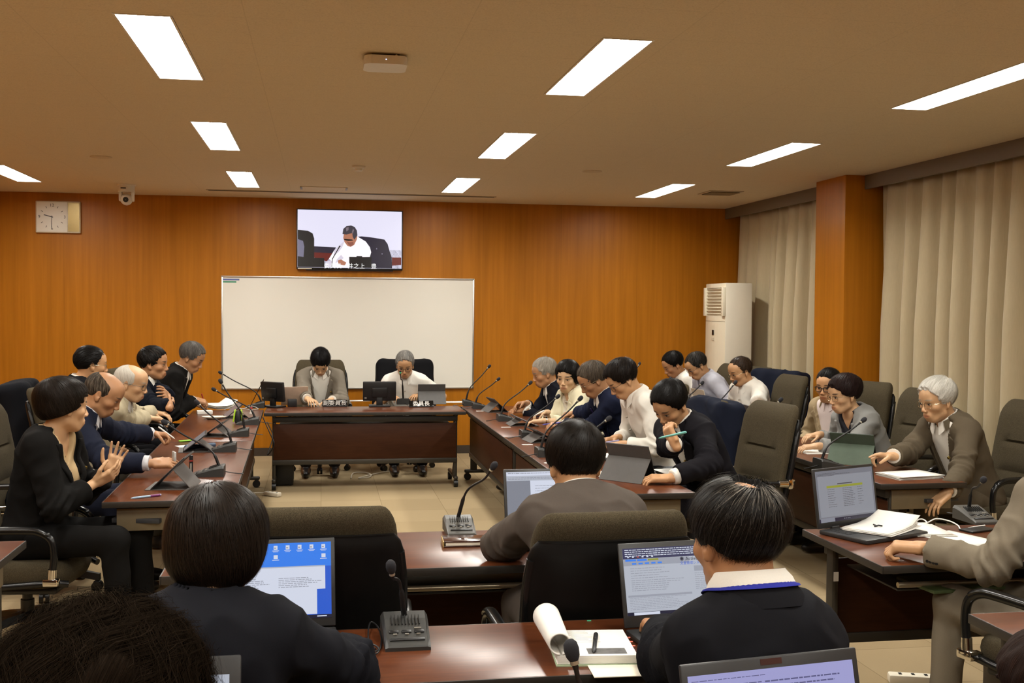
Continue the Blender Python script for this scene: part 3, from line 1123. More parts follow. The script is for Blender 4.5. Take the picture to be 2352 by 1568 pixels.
class Person:
    """builds one seated figure; everything is kept so that accessories can be attached afterwards"""

    def __init__(s, label, head, faz=0, pitch=0, roll=0, baz=0, lean=0.22, scale=1.05, fem=False, build=1.0, skin=(0.50, 0.30, 0.17),
                 hair=None, hands=None, h=0.0055, tw=0.0, hgt=None, seed=1, knee=0.44, legs=True, neckfwd=0.045, pelvis=None, shw=1.0, jaw=1.0,
                 brow_h=1.0, drop=0.0, legdir=None):
        s.label, s.sc, s.fem, s.bw, s.seed = label, scale, fem, build, seed
        s.h = h
        F = az(faz)
        R = azr(faz)
        p = math.radians(pitch)
        ro = math.radians(roll)
        f = F * math.cos(p) - UP * math.sin(p)
        u = UP * math.cos(p) + F * math.sin(p)
        r2 = R * math.cos(ro) + u * math.sin(ro)
        u2 = u * math.cos(ro) - R * math.sin(ro)
        s.A = np.array([r2, f, u2])
        s.H = np.asarray(head, float)
        s.d, s.r = az(baz), azr(baz)
        k = scale
        base = s.H + k * (s.A[1] * -.015 + s.A[2] * -.062)
        s.Nk = base - s.d * neckfwd * k - UP * (.062 + drop) * k
        s.P = V3(*(s.Nk[:2] - s.d[:2] * lean), 0.50) if pelvis is None else np.asarray(pelvis, float)
        t = unit(s.Nk - s.P)
        s.t = t
        s.g = unit(s.d - t * (s.d @ t))
        tr = math.radians(tw)
        s.sr = unit(s.r * math.cos(tr) + s.g * math.sin(tr))      # right along the shoulders (tw > 0: right shoulder forward)
        s.sg = unit(np.cross(t, s.sr))
        s.ta = np.array([s.sr, s.sg, t])
        sw = (.136 if fem else .152) * k * shw
        s.S = [s.Nk - t * .054 * k - s.sr * sw + s.sg * .005, s.Nk - t * .054 * k + s.sr * sw + s.sg * .005]       # left, right
        s.l1, s.l2 = .285 * k, .245 * k
        s.E, s.W, s.hd = [None, None], [None, None], [None, None]
        for i, side in enumerate(('L', 'R')):
            sp = (hands or {}).get(side)
            if sp is None:
                hip = s.P + s.r * (-.13 if i == 0 else .13) * k + s.d * .28 + UP * .10
                sp = dict(p=hip, d=s.d * .9 + s.r * (.3 if i == 0 else -.3) - UP * .2, n=-UP, curl=.4)
            d = unit(np.asarray(sp['d'], float))
            w = np.asarray(sp['p'], float) - d * .055 * k
            hint = np.asarray(sp.get('hint', -UP * .8 + s.r * (-.55 if i == 0 else .55) - s.d * .25), float)
            s.E[i], s.W[i] = solve_arm(s.S[i], w, s.l1, s.l2, hint)
            s.hd[i] = dict(sp, d=d)
        s.knee_d = knee
        hipw = .088 * k
        ld = s.d if legdir is None else az(legdir)
        lr = np.array([ld[1], -ld[0], 0])
        s.hip = [s.P - s.r * hipw + UP * .0, s.P + s.r * hipw]
        s.K = [s.hip[i] + ld * knee * k + lr * (.045 if i else -.045) + UP * .03 for i in (0, 1)]
        s.An = [V3(*(s.K[i][:2] + ld[:2] * .03), 0.10) for i in (0, 1)]
        s.ld = ld
        s.org = V3(s.P[0], s.P[1], 0)
        s.skin = skin
        s.hairspec = hair or {}
        s.brow = s.hairspec.get('brow', s.hairspec.get('col', (.02, .016, .012)))
        s.body = s._body(brow_h, jaw)
        tag(s.body, label, 'person')
        if s.hairspec.get('style') != 'none':
            s.hair = s._hair()

    # ---- flesh
    def torso(s, fat=0.0):
        k, P, Nk, t, A = s.sc, s.P, s.Nk, s.t, s.ta
        pa = np.array([s.r, s.d, UP])
        b = s.bw
        mid = lambda f, g=0.0: P + (Nk - P) * f + s.g * g * k
        L = np.linalg.norm(Nk - P)
        w = 0.9 if s.fem else 1.0
        out = [(ell(P + UP * .02, pa, np.array((.168 * b, .130 * b, .125)) * k), 0),
               (ell(mid(.34, -.015), A, np.array((.148 * b * w, .112 * b, .16)) * k), .06),
               (ell(mid(.66, -.018), A, np.array((.160 * w * (1 + (b - 1) * .6), .108 * (1 + (b - 1) * .8), .165)) * k), .06),
               (ell(mid(.84, -.028), A, np.array((.150 * w, .090, .11)) * k), .05),
               (cap(s.S[0] + s.sr * .01, s.S[1] - s.sr * .01, .050 * k), .05),
               (cap(Nk + t * .012 * k, s.S[0] + t * .012, .046 * k, .040 * k), .04),
               (cap(Nk + t * .012 * k, s.S[1] + t * .012, .046 * k, .040 * k), .04)]
        if s.fem:
            for sx in (-1, 1):
                out.append((ell(mid(.60, .075) + s.sr * sx * .07 * k, A, np.array((.062, .055, .062)) * k), .04))
        return out

    def _body(s, brow_h, jaw):
        k = s.sc
        prims = [(p, q) for p, q in s.torso()]
        add, sub, add2, sub2, ears = head_prims(s.H, s.A, k, s.fem, jaw)
        neck_top = s.H + k * (s.A[1] * -.022 + s.A[2] * -.045)
        nr = .048 if s.fem else .056
        neck = cap(s.Nk, neck_top, nr * 1.05 * k, nr * k)
        arms, hands = [], []
        for i in (0, 1):
            arms += [(cap(s.S[i], s.E[i], .044 * k, .037 * k), .03), (cap(s.E[i], s.E[i] + (s.W[i] - s.E[i]) * .35, .037 * k, .039 * k), .015),
                     (cap(s.E[i] + (s.W[i] - s.E[i]) * .35, s.W[i], .039 * k, .024 * k), .015)]
            sp = s.hd[i]
            hk = k * (0.92 if s.fem else 1.0) * sp.get('size', 1.0)
            hands.append(hand_prims(s.W[i], sp['d'], np.asarray(sp.get('n', -UP), float), (1 if i == 0 else -1), hk,
                                    sp.get('curl', .35), sp.get('spread', .08), sp.get('curls'), sp.get('thumb', .4)))
        legs = []
        for i in (0, 1):
            legs += [(cap(s.hip[i], s.K[i], .070 * k, .050 * k), .03), (cap(s.K[i], s.An[i], .048 * k, .034 * k), .02),
                     (cap(s.An[i] - UP * .03, s.An[i] + s.ld * .13 - UP * .06, .032, .026), .02)]
        allp = [p for p, _ in prims] + [p for p, _ in add] + [p for p, _ in arms] + [p for p, _ in legs] + [neck]
        for pm, fg, th in hands:
            allp += [p for p, _ in pm] + [q[0] for q in fg] + [p for p, _ in th]
        fld = Field.around(allp, s.h, .03)
        for p, q in prims: fld.add(p, q, -.014)
        for p, q in arms + legs: fld.add(p, q, -.004)
        hf = Field.around([p for p, _ in add + add2] + [e[0] for e in ears if e[0] != 'sub'], s.h, .02)
        for p, q in add: hf.add(p, q * k)
        for p, q in sub: hf.sub(p, q * k)
        for p, q in add2: hf.add(p, q * k)
        for p, q in sub2: hf.sub(p, q * k)
        for e in ears:
            if e[0] == 'sub': hf.sub(e[1], e[2])
            else: hf.add(e[0], e[1])
        fld.merge(hf, .012)
        fld.add(neck, .028)
        for pm, fg, th in hands:
            ff = Field.around([p for p, _ in pm] + [q[0] for q in fg] + [p for p, _ in th], s.h, .025)
            one = []
            for fi in range(4):
                f1 = Field.around([q[0] for q in fg if q[2] == fi], s.h, .015)
                for q in fg:
                    if q[2] == fi: f1.add(q[0], q[1])
                one.append(f1)
            for f1 in one: ff.merge(f1, 0.0)
            for p, q in pm: ff.add(p, q * .8)
            for p, q in th: ff.add(p, q * .6)
            fld.merge(ff, .010)
        v, q = fld.surface()
        v = relax(v, q, 1, .35)
        hp = (v - s.H) @ s.A.T / k
        hp[np.linalg.norm(v - s.H, axis=1) > .21 * k] = (0, -9, 0)
        o = mesh_obj('person', v, q, skin_mat(s.skin, s.brow, None, brow_h), None, s.org, {'hp': hp})
        o.location = Vector(s.org)
        return o

    def part(s, name, v, q, m, attrs=None, label=None, parent=None):
        o = mesh_obj(name, v, q, m, parent or s.body, s.org, attrs)
        if label: o['label'] = label
        return o

    def mb(s, name, mb, m, label=None, parent=None):
        """a part whose builder holds world coordinates"""
        mb.v = [tuple(Vector(p) - Vector(s.org)) for p in mb.v]
        return mb.build(name, m, parent or s.body, label=label)

    # ---- hair
    def hw(s, x, y, z):
        return s.H + s.sc * (s.A[0] * x + s.A[1] * y + s.A[2] * z)

    def hair_fn(s):
        hs, k = s.hairspec, s.sc
        t = hs.get('t', .016)
        top, back, side, front = hs.get('top', t), hs.get('back', t), hs.get('side', t * .8), hs.get('front', t)
        core = []
        E = lambda c, r: ell(s.hw(*c), s.A, np.array(r) * k)
        core.append((E((0, -.014 + (front - back) / 2, .030 + top / 2), (.0755 + side, .0965 + (front + back) / 2, .086 + top / 2)), 0))
        for c, r, q in hs.get('extra', []): core.append((E(c, r), q))
        return core

    def hair_cuts(s):
        hs, k = s.hairspec, s.sc
        rec = hs.get('rec', 0.0)                                  # how far the hairline lies back
        cuts = []

        def plane(pt, nrm, kk=.012):
            n = unit(s.A[0] * nrm[0] + s.A[1] * nrm[1] + s.A[2] * nrm[2])
            o = s.hw(*pt)
            cuts.append((lambda X, Y, Z: -((X - o[0]) * n[0] + (Y - o[1]) * n[1] + (Z - o[2]) * n[2]), kk * k))
        style = hs.get('style', 'short')
        fr = hs.get('fringe', 0.0)                                # how far the fringe hangs
        # face: everything in front of the hairline plane is removed (two-plane corner, so that sideburns stay)
        zf = hs.get('zf', .072) - fr
        ys = hs.get('ys', .022)                                   # front edge of the sideburns
        n1 = unit(V3(0, .9 - fr * 4, -.55))
        nn = s.A[1] * n1[1] + s.A[2] * n1[2]
        o1 = s.hw(0, .074 - rec, zf + rec * .35)
        n2 = s.A[1]
        o2 = s.hw(0, ys, 0)
        zc = hs.get('zc', None)

        def face(X, Y, Z):
            a = (X - o1[0]) * nn[0] + (Y - o1[1]) * nn[1] + (Z - o1[2]) * nn[2]
            b = (X - o2[0]) * n2[0] + (Y - o2[1]) * n2[1] + (Z - o2[2]) * n2[2]
            j = .004 * k * (np.sin(X * 210 + Y * 90) + np.sin(Y * 170 - Z * 130 + 1.3) + np.sin(Z * 230 + X * 60))
            return -np.minimum(a, b) + j
        cuts.append((face, .008 * k))
        if style == 'short':
            zn = hs.get('nape', -.062)
            plane((0, -.085, zn), (0, .42, -1))                   # nape rising forward to the ear
            if hs.get('burn', True):
                pass
            zb = hs.get('burnz', -.012)
            o3, n3, n4 = s.hw(0, 0, zb), -s.A[2], s.A[1]
            o4 = s.hw(0, -.034, 0)

            def ear(X, Y, Z):
                a = (X - o3[0]) * n3[0] + (Y - o3[1]) * n3[1] + (Z - o3[2]) * n3[2]
                b = (X - o4[0]) * n4[0] + (Y - o4[1]) * n4[1] + (Z - o4[2]) * n4[2]
                return -np.minimum(a, b)
            cuts.append((ear, .008 * k))
        elif style == 'bob':
            plane((0, -.06, hs.get('nape', -.10)), (0, hs.get('napet', .2), -1))
            if hs.get('side_cut') is not None:
                plane((0, .03, hs['side_cut']), (0, .45, -1))
        for c, r in hs.get('bald', []):
            e = ell(s.hw(*c), s.A, np.array(r) * k)
            cuts.append((lambda X, Y, Z, e=e: dist(e, X, Y, Z), .006 * k))
        return cuts

    def st(s, v, crown=None):
        """strand coordinates: direction around the crown and distance from it"""
        cr = s.hairspec.get('crown', (0.0, -.055, .095))
        c = s.hw(0, -.014, .02)
        pole = unit(s.hw(*cr) - c)
        fx = unit(s.A[1] - pole * (s.A[1] @ pole))
        fy = np.cross(pole, fx)
        d = v - c
        dn = d / (np.linalg.norm(d, axis=1, keepdims=True) + 1e-9)
        th = np.arccos(np.clip(dn @ pole, -1, 1))
        a, b = dn @ fx, dn @ fy
        n = np.sqrt(a * a + b * b) + 1e-6
        return np.stack([a / n, b / n, th], 1)

    def hair_dist(s, v):
        X, Y, Z = v[:, 0], v[:, 1], v[:, 2]
        d = np.full(len(v), 1.0)
        for p, q in s.hair_fn(): d = smin(d, dist(p, X, Y, Z), q * s.sc)
        return d

    def _hair(s):
        hs = s.hairspec
        core = s.hair_fn()
        h = hs.get('h', min(s.h, .0045))
        f = Field.around([p for p, _ in core], h, .03)
        for p, q in core: f.add(p, q * s.sc)
        amp = hs.get('clump', .004)
        if amp:
            X, Y, Z = f.axes()
            P = np.stack(np.broadcast_arrays(X, Y, Z), -1).reshape(-1, 3).astype(np.float64)
            near = np.abs(f.a.ravel()) < .03
            st = s.st(P[near])
            rs = np.random.RandomState(s.seed)
            ang = np.arctan2(st[:, 1], st[:, 0])
            w = np.zeros(len(ang))
            for i in range(7):
                m = rs.randint(5, 26)
                w += np.sin(ang * m + rs.rand() * 6.3 + 2.2 * np.sin(st[:, 2] * (2 + 3 * rs.rand()) + rs.rand() * 6)) * (1 if m < 14 else .6)
            w = w / 7 * 1.8
            curl = hs.get('curl', 0)
            if curl:
                w = w * .4 + ripple(P[near], s.seed + 5, curl, 7)
            a = f.a.ravel()
            a[near] += (w * amp * np.clip(st[:, 2] * 1.6, .25, 1)).astype(np.float32)
            f.a = a.reshape(f.a.shape)
        for fn, k in s.hair_cuts(): f.cut(fn, k)
        v, q = f.surface()
        v = relax(v, q, 1, .4)
        m = hair_mat(hs.get('col', (.012, .010, .008)), hs.get('gray', 0.0), hs.get('gcol', (.55, .52, .46)), fine=hs.get('fine', 1.0), spec=hs.get('spec', .07))
        return s.part('hair', v, q, m, {'st': s.st(v)})

    def strands(s, n=4000, length=.9, width=.0007, seed=3, start=(.05, 2.3), lift=.003, wave=0.0, wfreq=25, cols=None, gray=.0, gcol=(.5, .47, .42), name='hair_strands', drop=0.0, spec=.15, lock=1):
        """fine ribbons following the hair from the crown outwards"""
        hs = s.hairspec
        rs = np.random.RandomState(seed)
        c = s.hw(0, -.014, .02)
        pole = unit(s.hw(*hs.get('crown', (0.0, -.055, .095))) - c)
        fx = unit(s.A[1] - pole * (s.A[1] @ pole))
        fy = np.cross(pole, fx)
        K = 9
        nl = max(1, n // lock)
        per = lambda v: np.repeat(v, lock)[:n]                    # strands of one lock run together
        n = nl * lock
        jit = 0.0 if lock == 1 else 1.0
        a0 = per(rs.rand(nl) * 2 * PI) + rs.randn(n) * .045 * jit
        th0 = per(start[0] + (start[1] - start[0]) * rs.rand(nl) ** .7) + rs.randn(n) * .05 * jit
        ln = per(length * (.6 + .6 * rs.rand(nl)))
        wob = per(rs.randn(nl) * .12)
        ph = per(rs.rand(nl) * 6.28) + rs.randn(n) * .15 * jit
        up = np.abs(rs.randn(n)) * lift
        fl = (rs.rand(n) < .06) * rs.rand(n) * lift * 2.5
        pts = np.zeros((n, K, 3))
        for j in range(K):
            u = j / (K - 1)
            th = th0 + ln * u
            a = a0 + wob * u * u + wave * np.sin(u * wfreq * ln + ph)
            dirn = np.cos(th)[:, None] * pole + np.sin(th)[:, None] * (np.cos(a)[:, None] * fx + np.sin(a)[:, None] * fy)
            p = c + dirn * .115 * s.sc
            for _ in range(4):
                p = p - dirn * s.hair_dist(p)[:, None] * .9
            p = p + dirn * (up + fl * u * u + .0006)[:, None] - UP * drop * u * u
            pts[:, j] = p
        keep = np.ones(n, bool)
        for fn, k in s.hair_cuts():
            for j in (0, K // 2, K - 1):
                keep &= fn(pts[:, j, 0], pts[:, j, 1], pts[:, j, 2]) > -.004
        seg = np.linalg.norm(np.diff(pts, axis=1), axis=2)
        keep &= seg.max(1) < 2.6 * np.median(seg) + .002
        pts = pts[keep]
        n = len(pts)
        tan = np.gradient(pts, axis=1)
        out = pts - c
        side = np.cross(tan, out)
        side /= np.linalg.norm(side, axis=2, keepdims=True) + 1e-9
        wd = width * np.linspace(1, .35, K)[None, :, None]
        V = np.stack([pts - side * wd, pts + side * wd], 2).reshape(-1, 3)
        base = (np.arange(n) * K * 2)[:, None] + (np.arange(K - 1) * 2)[None]
        Q = np.stack([base, base + 1, base + 3, base + 2], -1).reshape(-1, 4)
        stc = np.repeat((rs.rand(n, 3) * 40), K * 2, 0)
        m = hair_mat(cols or hs.get('col', (.012, .01, .008)), gray, gcol, .42, 1.0, spec)
        return s.part(name, V, Q, m, {'st': stc})

    # ---- clothes
    def sleeve(s, i, infl, to=1.0, r0=.046, r1=.040, r2=.032):
        k = s.sc
        out = [(cap(s.S[i], s.E[i], (r0 + infl) * k, (r1 + infl) * k), .035)]
        if to <= 0:
            e = s.S[i] + (s.E[i] - s.S[i]) * (1 + to)
            return [(cap(s.S[i], e, (r0 + .008 + infl) * k, (r1 + .014 + infl) * k), .035)]
        e = s.E[i] + (s.W[i] - s.E[i]) * to
        out.append((cap(s.E[i], e, (r1 + infl) * k, (r2 + infl + .004) * k), .02))
        return out

    def garment(s, name, m, infl=.008, to=1.0, vneck=None, hem=None, h=.009, wr=.004, wf=28.0, neckr=.064, label=None, open_bottom=0.0, neckz=.012, wseed=0, elbow=.006, fat=None):
        """a sleeved garment over the torso. to: how far down the forearm (<= 0: short sleeve). vneck: (depth, half width at the neck)"""
        k = s.sc
        prims = [(p, q) for p, q in s.torso()]
        arms = []
        for i in (0, 1): arms += s.sleeve(i, infl, to)
        f = Field.around([p for p, _ in prims + arms], h, .06)
        for p, q in prims: f.add(p, q, infl)
        nt = unit(s.hw(0, -.022, -.045) - s.Nk)
        f.sub(cap(s.Nk + s.t * neckz * k, s.Nk + nt * .2, neckr * k, (neckr + .01) * k), .008)
        if vneck:
            dep, hw = vneck
            v0 = s.Nk - s.t * dep * k
            sl = math.atan2(hw * k, dep * k)
            ca, sa = math.cos(sl), math.sin(sl)

            def wedge(X, Y, Z):
                dx, dy, dz = X - v0[0], Y - v0[1], Z - v0[2]
                x = np.abs(dx * s.sr[0] + dy * s.sr[1] + dz * s.sr[2])
                y = dx * s.sg[0] + dy * s.sg[1] + dz * s.sg[2]
                z = dx * s.t[0] + dy * s.t[1] + dz * s.t[2]
                return np.maximum(np.maximum(x * ca - z * sa, .035 - y), y - .24)
            f.cut(wedge)
        for p, q in arms: f.add(p, q)
        for i in (0, 1):                                          # clean flat cuffs
            if to > 0:
                ax = unit(s.W[i] - s.E[i])
                e = s.E[i] + (s.W[i] - s.E[i]) * to
            else:
                ax = unit(s.E[i] - s.S[i])
                e = s.S[i] + (s.E[i] - s.S[i]) * (1 + to)
            R = .09

            def cuff(X, Y, Z, e=e, ax=ax):
                a = (X - e[0]) * ax[0] + (Y - e[1]) * ax[1] + (Z - e[2]) * ax[2]
                d = np.sqrt((X - e[0] - ax[0] * .05) ** 2 + (Y - e[1] - ax[1] * .05) ** 2 + (Z - e[2] - ax[2] * .05) ** 2) - R * k
                return -np.minimum(a, -d)
            f.cut(cuff)
        if hem is not None:
            zz = hem

            def hemcut(X, Y, Z): return Z - zz + 0 * X + 0 * Y
            f.cut(hemcut)
        v, q = f.surface()
        v = relax(v, q, 2, .5)
        nn = normals(v, q)
        if wr:
            mask = np.ones(len(v)) * .55
            for i in (0, 1):
                mask += 1.3 * np.exp(-(np.linalg.norm(v - s.E[i], axis=1) / .09) ** 2)
                mask += .8 * np.exp(-(np.linalg.norm(v - (s.S[i] - UP * .1), axis=1) / .09) ** 2)
            w = ripple(v, s.seed * 7 + 3 + wseed, wf, 6)
            w2 = ripple(v, s.seed * 7 + 13 + wseed, wf * 2.2, 6)
            w = np.clip(1 - np.abs(w), 0, 1) ** 1.6 * 1.7 - .7 + .35 * w2
            for i in (0, 1):                                      # creases across the arm near the elbow
                axu = unit(s.W[i] - s.S[i])
                de = np.linalg.norm(v - s.E[i], axis=1)
                u = (v - s.E[i]) @ axu + .012 * ripple(v, s.seed + 90 + i, 30, 4)
                w = w + 1.1 * np.exp(-(de / .10) ** 2) * np.sin(u * 150 + i)
            w = np.clip(w, -.30, 1.3)
            v = v + nn * (w * wr * 1.35 * mask)[:, None]
        return s.part(name, v, q, m, None, label)

    def lapels(s, m, infl=.016, dep=.34, hw=.075, wid=.055, label=None, h=.006, notch=True):
        """the turned-back front edges of a jacket, lying on its surface beside the V"""
        k = s.sc
        f = Field.around([p for p, _ in s.torso()], h, .05)
        for p, q in s.torso(): f.add(p, q, infl + .012)
        v0 = s.Nk - s.t * dep * k
        sl = math.atan2(hw, dep)
        ca, sa = math.cos(sl), math.sin(sl)
        inner = Field.around([p for p, _ in s.torso()], h, .05)
        for p, q in s.torso(): inner.add(p, q, infl - .004)

        def band(X, Y, Z):
            dx, dy, dz = X - v0[0], Y - v0[1], Z - v0[2]
            x = np.abs(dx * s.sr[0] + dy * s.sr[1] + dz * s.sr[2])
            y = dx * s.sg[0] + dy * s.sg[1] + dz * s.sg[2]
            z = dx * s.t[0] + dy * s.t[1] + dz * s.t[2]
            e = x * ca - z * sa
            w = np.clip(z / (dep * .62 * k), 0.0, 1.0) * wid * k
            nz = (dep - .07) * k
            w = np.where(z > nz, np.maximum(w - (z - nz) * 1.6, .012), w) if notch else w
            o = np.maximum(np.maximum(-e, e - w), np.maximum(-y + .02, z - (dep - .02) * k))
            return -np.maximum(o, -z)
        f.cut(band)
        f.a = np.maximum(f.a, -inner.a)
        v, q = f.surface()
        if len(v) < 8: return None
        v = relax(v, q, 1, .4)
        return s.part('lapels', v, q, m, None, label)

    def collar(s, m, hgt=.040, fall=.050, r=.058, spread=.030, name='collar', gap=14, dz=0.0, lift=.012, label=None, rf=1.0, tilt=None):
        """a turned-down collar around the neck, points in front"""
        k = s.sc
        nt = unit(s.hw(0, -.022, -.05) - s.Nk)
        ax = unit(nt * .62 + s.t * .62) if tilt is None else unit(nt * (1 - tilt) + s.t * tilt)
        fw = unit(s.sg - ax * (s.sg @ ax))
        rt = np.cross(fw, ax)
        c = s.Nk + ax * (.004 + dz) * k
        rows = []
        n = 48
        for j in range(n + 1):
            th = math.radians(gap + (360 - 2 * gap) * j / n)
            front = max(0.0, math.cos(th)) ** 2
            dirn = fw * math.cos(th) + rt * math.sin(th)
            rr = r * (1 + .12 * abs(math.cos(th)))
            tz = hgt * (1 - .55 * front)
            fl = fall * (.72 + .65 * front ** 2)
            prof = [(rr - .001, -.012), (rr + .000, tz * .5), (rr + .001, tz), (rr + .005, tz + .004), (rr + .009, tz - .002),
                    (rr + .013 + spread * .25, tz - fl * .5), (rr + .013 + spread * (.5 + .3 * front), tz - fl), (rr + .010 + spread * (.5 + .3 * front), tz - fl - .001),
                    (rr + .009, tz - fl * .5), (rr + .004, tz - .004), (rr - .003, tz * .4), (rr - .003, -.012)]
            rows.append([c + (dirn * a * rf + ax * b) * k for a, b in prof])
        mb = MB()
        mb.loft(rows, 0, True, True)
        return s.mb(name, mb, m, label)

    def trousers(s, m, shoe=None, infl=.012):
        k = s.sc
        pa = np.array([s.r, s.d, UP])
        pr = [(ell(s.P + UP * .0, pa, np.array((.176 * s.bw, .138 * s.bw, .11)) * k), 0)]
        for i in (0, 1):
            pr += [(cap(s.hip[i], s.K[i], .086 * k, .064 * k), .05), (cap(s.K[i], s.An[i] + UP * .02, .062 * k, .052 * k), .03)]
        f = Field.around([p for p, _ in pr], .011, .05)
        for p, q in pr: f.add(p, q)
        f.cut(lambda X, Y, Z: Z - .095 + 0 * X + 0 * Y)
        v, q = f.surface()
        v = relax(v, q, 2, .5)
        nn = normals(v, q)
        v = v + nn * ((1 - np.abs(ripple(v, s.seed + 50, 22, 6))) * .007 - .003)[:, None]
        s.part('trousers', v, q, m)
        for i in (0, 1):
            f = Field.around([cap(s.An[i], s.An[i] + s.ld * .19, .06)], .008, .05)
            a = s.An[i]
            f.add(ell(V3(a[0], a[1], .045) + s.ld * .075, np.array([np.cross(s.ld, UP), s.ld, UP]), (.046, .135, .045)))
            f.add(cap(V3(a[0], a[1], .06), V3(a[0], a[1], .10), .045), .03)
            f.cut(lambda X, Y, Z: Z - .012 + 0 * X + 0 * Y)
            v, q = f.surface()
            s.part('shoe', v, q, shoe or MATS['shoe_leather'])

    # ---- accessories
    def glasses(s, m, shape='rect', lens=True, z=-.003, y=.099, r=.0013, wid=.0235, hei=.0165):
        mb = MB()
        k = s.sc
        for sx in (-1, 1):
            ring = []
            for px, pz in rrect(wid * 2, hei * 2, hei * .7, 4):
                ring.append(s.hw(sx * .033 + px, y - abs(sx * .033 + px) ** 2 * 3.2, z + pz - .002))
            mb.tube(ring, r * k, 0, 6, closed=True)
            mb.tube([s.hw(sx * .056, y - .0112, z + .006), s.hw(sx * .076, y - .03, z + .006), s.hw(sx * .083, .02, z + .006), s.hw(sx * .083, -.016, z + .004), s.hw(sx * .080, -.034, z - .018)], r * k, 0, 6)
        mb.tube([s.hw(-.0105, y, z + .003), s.hw(0, y + .003, z + .006), s.hw(.0105, y, z + .003)], r * k, 0, 6)
        return s.mb('glasses', mb, m)

    def cuff(s, i, m, t0=.90, t1=.99, r=.040):
        mb = MB()
        a, b = s.E[i] + (s.W[i] - s.E[i]) * t0, s.E[i] + (s.W[i] - s.E[i]) * t1
        mb.tube([a, a + (b - a) * .5, b, b - (b - a) * .02], [r * s.sc, r * s.sc * 1.02, r * s.sc, r * s.sc * .7], 0, 18)
        return s.mb('shirt_cuff', mb, m)

    def hand_point(s, i, f=.10, up=0.0):
        return s.W[i] + s.hd[i]['d'] * f * s.sc + UP * up

    def watch(s, i, m, face, t=.95):
        mb = MB()
        a = s.E[i] + (s.W[i] - s.E[i]) * t
        ax = unit(s.W[i] - s.E[i])
        n = np.asarray(s.hd[i].get('n', -UP), float)
        n = -unit(n - ax * (n @ ax))
        M = Matrix([[np.cross(n, ax)[r_], ax[r_], n[r_], a[r_]] for r_ in range(3)] + [[0, 0, 0, 1]])
        k = s.sc
        ring = [(math.cos(t_) * .0305 * k, 0, math.sin(t_) * .0305 * k) for t_ in np.linspace(0, 2 * PI, 20, endpoint=False)]
        rings = [[(p[0], y, p[2]) for p in ring] for y in (-.009, .009)]
        mb.loft(rings, 0, False, True, Matrix(M))
        mb.cyl(Matrix(M) @ Vector((0, 0, .030 * k)), Matrix(M) @ Vector((0, 0, .038 * k)), .018, 0)
        mb.cyl(Matrix(M) @ Vector((0, 0, .038 * k)), Matrix(M) @ Vector((0, 0, .0385 * k)), .015, 1)
        return s.mb('wristwatch', mb, [m, face])

# ------------------------------------------------------------------ tables
TOP = wood('table_top', (0.060, 0.0150, 0.0050), (0.128, 0.037, 0.0120), 0.29, (1.6, 14, 14), 0.0, None, 5.0, 0.38)
PANEL = wood('table_panel', (0.028, 0.0085, 0.003), (0.052, 0.017, 0.006), 0.45, (1.5, 12, 12), 0.0, None, 5.0, 0.15)
EDGE = mat('table_edge', (.020, .016, .012), .45)
LEGM = mat('table_leg', (.040, .034, .025), .4, .3, var=.05)
LEGL = mat('table_leg_plate', (.15, .115, .065), .45, var=.05)
RAIL = mat('shelf_rail', (.42, .35, .24), .3, .7, var=.03)


def table(label, x, y, rz, L, D=.60, H=.70, name='conference_table', group='conference tables', plate=False):
    """x, y: centre; the user sits on the local -y side, the modesty panel faces local +y"""
    t = thing(name, label, 'table', (x, y, 0), rz, group)
    top = MB().box((0, 0, H - .0135), (L - .008, D - .008, .027), bev=.003).build('tabletop', TOP, t)
    eb = MB()
    for sx in (-1, 1):
        eb.box((sx * (L / 2 - .003), 0, H - .0155), (.006, D, .030), bev=.002)
        eb.box((0, sx * (D / 2 - .003), H - .0155), (L - .012, .006, .030), bev=.002)
    eb.build('edge_band', EDGE, top)
    MB().box((0, D / 2 - .09, .425), (L - .16, .018, .33), bev=.003).build('modesty_panel', PANEL, t)
    MB().box((0, D / 2 - .09, .245), (L - .14, .03, .045), bev=.006).build('lower_rail', LEGM, t)
    MB().box((0, D / 2 - .09, .632), (L - .14, .05, .05), bev=.006).build('upper_beam', EDGE, t)
    sh = MB()
    sh.box((0, -.02, .575), (L - .26, D - .28, .008), bev=.002)
    sh.build('under_shelf', EDGE, t)
    rl = MB()
    rl.tube([(-L / 2 + .12, -D / 2 + .10, .60), (L / 2 - .12, -D / 2 + .10, .60)], .011)
    rl.build('shelf_rail', RAIL, t)
    for sx in (-1, 1):
        X = sx * (L / 2 - .085)
        lg = MB()
        lg.box((X, D / 2 - .12, .375), (.032, .065, .60), bev=.012)
        lg.box((X, 0, .665), (.032, D - .10, .022), bev=.006)
        lg.box((X, .0, .085), (.036, D - .06, .034), bev=.012)
        lg.box((X, D / 2 - .19, .17), (.026, .045, .17), bev=.01, rot=(-.75, 0, 0))
        leg = lg.build('leg', LEGM, t)
        if plate:
            MB().box((X + sx * .020, -.02, .60), (.006, D - .16, .11), bev=.002).build('end_plate', LEGL, leg)
        for sy in (-1, 1):
            c = MB()
            c.cyl((X - .018, sy * (D / 2 - .06), .034), (X + .018, sy * (D / 2 - .06), .034), .034)
            c.box((X, sy * (D / 2 - .06), .062), (.026, .03, .03), bev=.006)
            c.build('caster', BLACK, leg)
    return t


